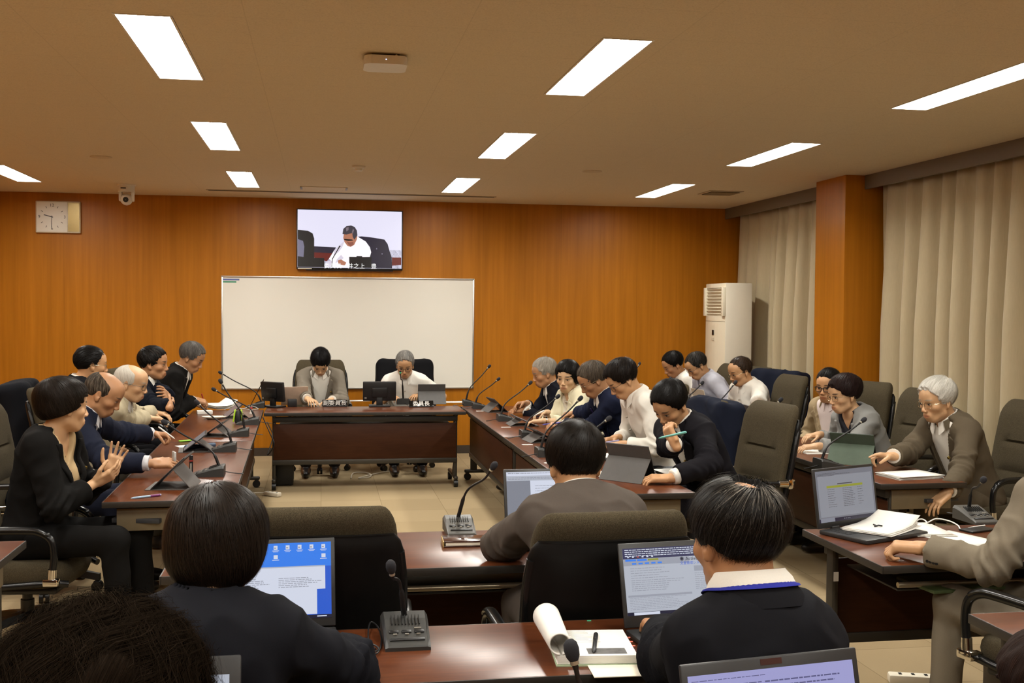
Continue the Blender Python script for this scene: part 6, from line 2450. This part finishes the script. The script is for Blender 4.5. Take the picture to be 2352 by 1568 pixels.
# outer right table
tab(1608, 940, HP + .1, 'cream-backed tablet before the person in the pale blue shirt', W=.28, Dp=.20, tilt=18, cover=mat('cover_cream', (.48, .42, .33), .6), body=mat('cover_cream', (.48, .42, .33), .6))
tab(1722, 980, HP, 'tablet in a brown-grey cover before the person beside the air conditioner', W=.28, Dp=.20, tilt=26, cover=GC, body=BLACK)
tab(1962, 1062, HP + .85, 'tablet in a green cover with a white stylus on top', W=.27, Dp=.215, tilt=30, cover=mat('cover_green', (.075, .105, .072), .7), body=mat('cover_green_dark', (.018, .024, .020), .6))
pen('white stylus stuck along the top of the green tablet', at(1938, 995, X=3.30), at(1966, 1004, X=3.30), WP, .0055)
q = at(1868, 1036, z=.70)
sheets('papers under the hands of the person in pale grey', q[0], q[1], .0, 3, .21, .28, seed=41)
q = at(2095, 1095, z=.70)
sheets('stack of white papers in front of the person in the brown suit', q[0], q[1] + .02, .15, 9, .30, .22, seed=42, step=.0022)
q = at(2140, 1120, z=.60)
box_thing('folder', 'dark folder on the shelf under the outer right table', 'folder', 3.42, 5.86, .582, (.22, .30, .02), .2, mat('folder_dark', (.03, .032, .036), .5))
box_thing('folder', 'dark folder on the shelf under the near left table', 'folder', -.86, 5.80, .582, (.24, .30, .022), -.25, mat('folder_dark', (.03, .032, .036), .5))
box_thing('folder', 'thin green folder on the shelf of the right-hand desk', 'folder', 2.44, 3.98, .582, (.32, .24, .012), .1, mat('folder_green', (.06, .085, .03), .5))

# ------------------------------------------------------------------ laptops
SB = emis('lap_blue', (.018, .10, .58), 1.0)
SB2 = emis('lap_blue_light', (.03, .20, .80), 1.0)
SWH = emis('lap_white', (.62, .66, .78), 1.0)
SGR = emis('lap_grey', (.20, .215, .26), 1.0)
SGL = emis('lap_lightgrey', (.42, .45, .52), 1.0)
SDK = emis('lap_dark', (.006, .008, .03), 1.0)
SLN = emis('lap_line', (.27, .285, .34), 1.0)
SLAV = emis('lap_lavender', (.30, .30, .58), 1.0)
SYL = emis('lap_olive', (.26, .28, .035), 1.0)
SNV = emis('lap_navy', (.022, .025, .085), 1.0)
SRD = emis('lap_red', (.45, .06, .05), 1.0)


def lines(rs, x0, x1, y0, y1, n, mi, ly=2, th=.008, ragged=.5):
    out = []
    for i in range(n):
        y = y0 + (y1 - y0) * i / n
        x = x0
        end = x0 + (x1 - x0) * (1 - ragged * rs.random())
        while x < end:
            w = .012 + .035 * rs.random()
            out.append((mi, ly, x, y, min(x + w, end), y + th))
            x += w + .006
    return out


rs = random.Random(5)
# blue desktop
q = at(752, 1444, z=.72)
t, lid, T = laptop('laptop showing a blue desktop, before the person with the dark bob', (q[0] - .16, q[1] + .02), .05, W=.37, D=.235, Hs=.255, tilt=14)
sh = [(1, 1, 0, 0, 1, .32)]
for i in range(9):
    x = .12 + i * .10
    sh += [(2, 2, x, .03, x + .032, .085), (4, 3, x + .004, .055, x + .02, .07), (2, 2, x - .012, .095, x + .045, .102), (2, 2, x - .004, .11, x + .036, .116)]
for x in (.52, .92):
    sh += [(2, 2, x, .155, x + .034, .205), (2, 2, x - .012, .217, x + .045, .224)]
sh += [(2, 1, .10, .31, .95, .62), (3, 3, .10, .31, .95, .325), (2, 2, .10, .62, .88, .945)]
sh += lines(rs, .56, .92, .46, .60, 6, 4, 4) + lines(rs, .14, .5, .46, .60, 6, 4, 4) + lines(rs, .14, .5, .65, .9, 9, 4, 4)
sh += [(5, 2, 0, .955, 1, 1), (2, 3, .88, .968, .96, .982)]
screen(lid, .37, .255, sh, [SB, SB2, SWH, SGL, SLN, SDK])
# browser window
q = at(1528, 1436, z=.72)
t, lid, T = laptop('laptop showing a browser window, before the person with the blue lanyard', (q[0] + .055, q[1] + .0), .10, W=.365, D=.24, Hs=.245, tilt=16)
sh = [(1, 1, 0, 0, 1, .16), (2, 1, .0, .95, 1, 1), (4, 2, .06, .955, .30, .995)]
sh += lines(rs, .02, .95, .02, .14, 4, 4, 2, .012, .2)
for k in range(6): sh.append((4 if k != 2 else 6, 3, .04 + .045 * k, .125, .058 + .045 * k, .142))
for x0, x1, m_ in ((.02, .12, 5), (.13, .22, 5), (.23, .33, 7)): sh.append((m_, 3, x0, .165, x1, .195))
sh += [(3, 2, .0, .165, .62, .26), (3, 2, .66, .31, 1, .39)]
for k in range(5): sh.append((5, 3, .08 + .06 * k, .22, .12 + .06 * k, .245))
sh += lines(rs, .06, .52, .30, .48, 5, 8, 3) + lines(rs, .06, .56, .48, .66, 6, 8, 3) + lines(rs, .03, .60, .74, .93, 8, 8, 3, .006) + [(3, 2, .02, .70, .62, .73)]
sh += lines(rs, .66, .98, .42, .68, 9, 8, 3, .007)
sh += [(6, 3, .60 + .03 * k, .967, .612 + .03 * k, .983) for k in range(4)]
scr, (ox, oz, w_, h_) = screen(lid, .365, .245, sh, [SGL, SNV, SDK, emis('lap_midgrey', (.30, .32, .38), 1.0), SWH, SB2, SRD, SYL, SLN], (.012, .012, .016, .034))
text_part('lettering', '◉ ActiveCity', .0155, SDK, scr, Matrix.Translation((ox + .655 * w_, -.0022, oz + .80 * h_)) @ Euler((PI / 2, 0, 0)).to_matrix().to_4x4(), depth=.0001)
text_part('lettering', '文書管理システム', .0105, SB, scr, Matrix.Translation((ox + .655 * w_, -.0022, oz + .735 * h_)) @ Euler((PI / 2, 0, 0)).to_matrix().to_4x4(), depth=.0001)
# word processor of the person in grey-brown
q = at(1205, 1226, z=.72)
t, lid, T = laptop('laptop showing a grey document window, before the person in grey-brown', (q[0] + .10, q[1] + .0), .03, W=.36, D=.235, Hs=.268, tilt=14)
sh = [(1, 1, 0, 0, 1, .07), (2, 1, 0, .07, 1, .16), (3, 1, .0, .16, .30, .97), (1, 2, .30, .16, 1, .97)] + lines(rs, .02, .95, .02, .06, 1, 4, 3, .012, .1) + lines(rs, .02, .9, .10, .15, 2, 4, 3, .01, .2) + lines(rs, .36, .95, .25, .9, 14, 4, 3)
screen(lid, .36, .268, sh, [SGR, SWH, SGL, SGR, SLN])
# right-hand desk
a_, b_ = at(1880, 1216, z=.72), at(2022, 1196, z=.72)
hm = (a_ + b_) / 2
rz_ = math.atan2(b_[1] - a_[1], b_[0] - a_[0])
t, lid, T = laptop('laptop showing a table with a green heading, on the right-hand desk', (hm[0], hm[1]), rz_, W=.385, D=.255, Hs=.255, tilt=9)
sh = [(1, 1, .03, .10, .97, .90), (2, 2, .17, .30, .80, .345)] + lines(rs, .02, .6, .05, .12, 3, 3, 2, .007) + [(3, 3, .36, .265, .62, .285)]
sh += lines(rs, .18, .34, .37, .75, 9, 3, 3, .007) + lines(rs, .44, .66, .37, .75, 11, 3, 3, .008, .3) + lines(rs, .70, .80, .37, .75, 8, 3, 3, .007) + [(4, 2, 0, .93, 1, 1), (5, 3, .02, .92, .26, 1)] + [(5, 3, .42 + .03 * k, .955, .435 + .03 * k, .97) for k in range(4)]
screen(lid, .385, .255, sh, [emis('lap_dimgrey', (.16, .17, .20), 1.0), emis('lap_dimgrey2', (.235, .25, .285), 1.0), SYL, emis('lap_dimline', (.06, .06, .07), 1), SDK, SGR])
u_ = V3(math.cos(rz_), math.sin(rz_), 0)
v_ = V3(-math.sin(rz_), math.cos(rz_), 0)
c_ = hm + u_ * .06 - v_ * .12
sheets('open booklet of white pages lying on the keyboard of the right-hand laptop', c_[0], c_[1], rz_ + .25, 6, .30, .21, z=.7205, seed=51, step=.0016, curl=.2)
c_ = hm + u_ * .24 - v_ * .17
sheets('white pages sliding off the right side of the right-hand laptop', c_[0], c_[1], rz_ - .5, 3, .21, .26, z=.7006, seed=52, step=.004)
c_ = at(2200, 1238, z=.70)
sheets('white paper half hidden by the light grey sleeve on the right-hand desk', c_[0], c_[1], .3, 2, .21, .28, seed=53)
q0 = hm + u_ * .02 - v_ * .115
o = thing('earphone_clip', 'tiny dark clip lying on the open booklet', 'clip', (q0[0], q0[1], .733))
MB().tube([(0, 0, 0), (.02, .005, .003), (.035, -.003, .002)], .0035).build('arm', BLACK, o)
MB().tube([(.012, .002, .002), (.005, .02, .004)], .003).build('spring', BLACK, o)
pts = [at(px_, py_, z=.704) for px_, py_ in ((2060, 1206), (2085, 1208), (2110, 1209), (2128, 1200), (2118, 1192), (2100, 1196), (2108, 1204), (2130, 1200), (2150, 1191), (2180, 1196), (2200, 1206), (2208, 1215), (2235, 1210), (2262, 1206))]
o = MB().tube(bez(pts, 60), .0030, 0, 8).build('charging_cable', PAPER)
tag(o, 'thin white charging cable looped on the right-hand desk', 'cable')
c_ = at(2240, 1222, z=.70)
box_thing('smartphone', 'black smartphone beside the white cable on the right-hand desk', 'phone', c_[0] + .03, c_[1] + .03, .70, (.15, .075, .009), .3, BLACK, .003)
# the laptop at the bottom of the photo
a_, b_ = at(1572, 1521, Y=2.10), at(1976, 1492, Y=2.16)
hm2 = (a_ + b_) / 2
rz2 = math.atan2(b_[1] - a_[1], b_[0] - a_[0])
Wl = float(np.linalg.norm((b_ - a_)[:2]))
hs = (hm2[2] - .72) / math.cos(math.radians(14))
t, lid, T = laptop('large laptop with a lavender document screen at the bottom of the photo', (hm2[0], hm2[1] - math.sin(math.radians(14)) * hs), rz2, W=Wl, D=.25, Hs=hs, tilt=14)
sh = [(1, 1, 0, .0, 1, .28)] + lines(rs, .02, .5, .06, .10, 1, 2, 2, .008, .1) + lines(rs, .02, .45, .13, .18, 1, 2, 2, .012, .1) + lines(rs, .45, .92, .13, .24, 2, 2, 2, .016, .1) + lines(rs, .04, .3, .22, .27, 1, 2, 2, .02, .1) + lines(rs, .08, .9, .36, .9, 10, 2, 2, .01)
screen(lid, Wl, hs, sh, [SLAV, emis('lap_lavender2', (.33, .33, .60), 1.0), emis('lap_lavline', (.10, .10, .22), 1)], (.014, .014, .024, .03))
MB().box((0, -.0012, hs - .011), (.05, .001, .012)).build('webcam_shutter', mat('shutter_red', (.05, .014, .010), .5), lid)
a_ = at(556, 1503, Y=2.2)
t, lid, T = laptop('laptop with a video picture beside the curly-haired person', (a_[0] - .155, 2.13), .02, W=.31, D=.21, Hs=(a_[2] - .72) / math.cos(.24), tilt=14)
hs = (a_[2] - .72) / math.cos(.24)
sh = [(1, 1, .62, .08, .95, .9), (2, 2, .70, .25, .86, .7), (1, 3, .74, .4, .84, .62)]
screen(lid, .31, hs, sh, [SGL, SWH, SGR], (.012, .022, .035, .03))

# ------------------------------------------------------------------ front desks
q = at(1066, 1248, z=.70)
o = thing('notebook', 'brown leather notebook with pale page edges on the front row desk', 'notebook', (q[0], q[1] - .01, .70), -.04)
LEA = mat('brown_leather', (.045, .016, .010), .22, coat=.3, var=.25, vscale=14, bmp=.25, bscale=60)
MB().box((0, 0, .022), (.175, .115, .006), bev=.003).build('front_cover', LEA, o)
MB().box((0, 0, .003), (.175, .115, .006), bev=.003).build('back_cover', LEA, o)
MB().box((.003, 0, .0125), (.165, .105, .014), bev=.002).build('page_block', PAPER2, o)
MB().box((-.088, .0, .012), (.006, .116, .025), bev=.003).build('spine', mat('brass_edge', (.50, .36, .14), .35, .5), o)
q = at(1138, 1252, z=.70)
sheets('white sheets peeping out under the grey-brown sleeve', q[0] + .05, q[1] + .02, .1, 3, .20, .14, seed=61)

# bound document with its first pages rolled back
q = at(1352, 1500, z=.70)
bd = thing('bound_document', 'thick bound document, its front pages rolled over to the left, on the second row desk', 'document', (q[0] + .01, q[1] + .01, .70), -.10)
pb = MB()
pb.box((0, 0, .016), (.215, .235, .024), bev=.002)
for k in range(8): pb.box((0.0, 0, .006 + k * .003), (.217, .2365, .0006))
pb.build('page_block', PAPER, bd)
MB().box((.0, -.002, .002), (.222, .242, .004)).build('green_folder', mat('folder_pale_green', (.36, .44, .28), .6), bd, label='pale green folder')
rows = []
for i in range(9):
    y = -.118 + .236 * i / 8
    ring = []
    for k in range(30):
        a = 6.05 * k / 29
        r_ = .033 * (1 - .006 * k) * (1.0 + .30 * (i / 8))
        ring.append((-.100 - .012 * i / 8 - r_ * math.sin(a), y, .029 + r_ * (1 - math.cos(a))))
    rows.append(ring)
o = MB().grid(rows).build('rolled_pages', PAPER, bd)
o.modifiers.new('thickness', 'SOLIDIFY').thickness = .004
MB().box((.030, -.082, .0285), (.105, .048, .0006)).build('printed_photo', mat('print_grey', (.085, .08, .075), .6, var=.9, vscale=60), bd, label='grey printed photograph')
tx = MB()
rr = random.Random(4)
for k in range(9):
    tx.box((-.035 + rr.random() * .02, .105 - k * .013, .0284), (.05 + rr.random() * .05, .0016, .0003))
tx.build('printed_lines', mat('print_pale', (.45, .43, .40), .7), bd)
RT = mat('tab_red', (.62, .16, .10), .6)
for k in range(9):
    MB().box((.112, .085 - k * .013, .012 + (k % 3) * .005), (.016, .008, .0008)).build('index_tab', RT, bd)
pen('black pen lying on the page of the bound document', at(1364, 1497, z=.733), at(1369, 1455, z=.733), BLACK, .0062)
q = at(1390, 1552, z=.70)
box_thing('file', 'cream file peeping out under the bound document at the desk edge', 'file', q[0] + .09, q[1] + .03, .7005, (.24, .10, .003), -.05, PAPER2, .001)
q = at(1352, 1424, z=.70)
box_thing('desk_sticker', 'tiny green sticker at the far edge of the second row desk', 'sticker', q[0], q[1] - .006, .70, (.012, .008, .0008), 0, mat('sticker_green', (.05, .40, .20), .5), 0)
# mouse and cables
q = at(830, 1536, z=.70)
ms = thing('mouse', 'glossy black computer mouse at the elbow of the person with the dark bob', 'mouse', (q[0], q[1], .70), -.5)
rows = []
for i in range(9):
    u = i / 8
    y = -.052 + .104 * u
    w = .031 * math.sqrt(max(1 - (2 * u - 1) ** 4, .03))
    hgt = .036 * math.sqrt(max(1 - (2 * u - .85) ** 2 / 1.4, .02))
    rows.append([(w * math.cos(PI * k / 10), y, max(.001, hgt * math.sin(PI * k / 10) ** .7)) for k in range(11)] + [(-w * .9, y, 0), (w * .9, y, 0)])
MB().loft(rows).build('shell', mat('gloss_black', (.005, .005, .006), .08, var=0), ms)
MB().cyl((-.004, .030, .030), (.004, .030, .030), .009, 0).build('scroll_wheel', DGREY, ms)
pts = [at(px_, py_, z=zz) for px_, py_, zz in ((852, 1520, .705), (845, 1505, .71), (870, 1490, .705), (850, 1478, .712), (838, 1495, .705), (866, 1500, .708), (876, 1470, .705), (868, 1440, .715), (852, 1428, .72), (846, 1448, .712), (848, 1476, .705), (862, 1490, .704))]
tag(MB().tube(bez(pts, 70), .0024, 0, 7).build('mouse_cable', BLACK), 'thin black cable coiled beside the microphone on the second row desk', 'cable')

# ------------------------------------------------------------------ on the floor
q = at(650, 1112, z=0)
pcx = thing('computer_tower', 'black computer tower standing under the left end of the head table', 'computer', (q[0], 10.52, 0))
MB().box((0, 0, .17), (.19, .36, .32), bev=.008).build('case', BLACK, pcx)
for sx in (-1, 1): MB().box((sx * .07, 0, .006), (.02, .30, .012)).build('foot', DGREY, pcx)
MB().box((.0, -.181, .28), (.06, .002, .012)).build('front_label', MICL, pcx)
WC = mat('cord_white', (.62, .56, .45), .5)
q, r_ = at(588, 1112, z=.02), at(626, 1134, z=.02)
ps = thing('power_strip', 'pale power strip on the floor by the end of the left table', 'power strip', (r_[0], r_[1], 0), .9)
MB().box((0, 0, .02), (.055, .16, .036), bev=.008).build('body', WC, ps)
for k in range(3): MB().box((0, -.05 + k * .05, .0385), (.022, .012, .002)).build('socket', BLACK, ps)
MB().tube(bez([(0, .08, .02), (-.03, .16, .02), (-.10, .24, .015), (-.14, .36, .01)], 14), .006, 0, 8).build('cord', WC, ps)
pts = [at(px_, py_, z=.01) for px_, py_ in ((806, 1098), (812, 1086), (838, 1085), (852, 1090), (846, 1096), (824, 1097), (880, 1084), (905, 1082))]
tag(MB().tube(bez(pts, 40), .006, 0, 8).build('floor_cord', WC), 'pale cord lying on the carpet under the head table', 'cord')
q = at(2110, 1560, z=.02)
ps = thing('power_strip', 'white power strip on the carpet in front of the light grey trousers', 'power strip', (q[0], q[1], 0), 1.25)
MB().box((0, 0, .022), (.06, .26, .040), bev=.008).build('body', PAPER2, ps)
for k in range(4): MB().box((0, -.085 + k * .055, .0425), (.024, .014, .002)).build('socket', BLACK, ps)
pts = [(-.50, 9.9, .68), (-.44, 9.85, .55), (-.40, 9.8, .45), (-.46, 9.9, .35), (-.42, 10.0, .5), (-.47, 10.05, .62)]
tag(MB().tube(bez(pts, 40), .005, 0, 8).build('hanging_cable', BLACK), 'black cable hanging between the left table and the head table', 'cable')
q = at(1886, 1325, Y=4.374)
o = thing('desk_label', 'small white sticker on the leg of the right-hand desk', 'label', (2.155, 4.374, q[2]))
MB().box((0, 0, 0), (.022, .001, .040)).build('card', PAPER, o)
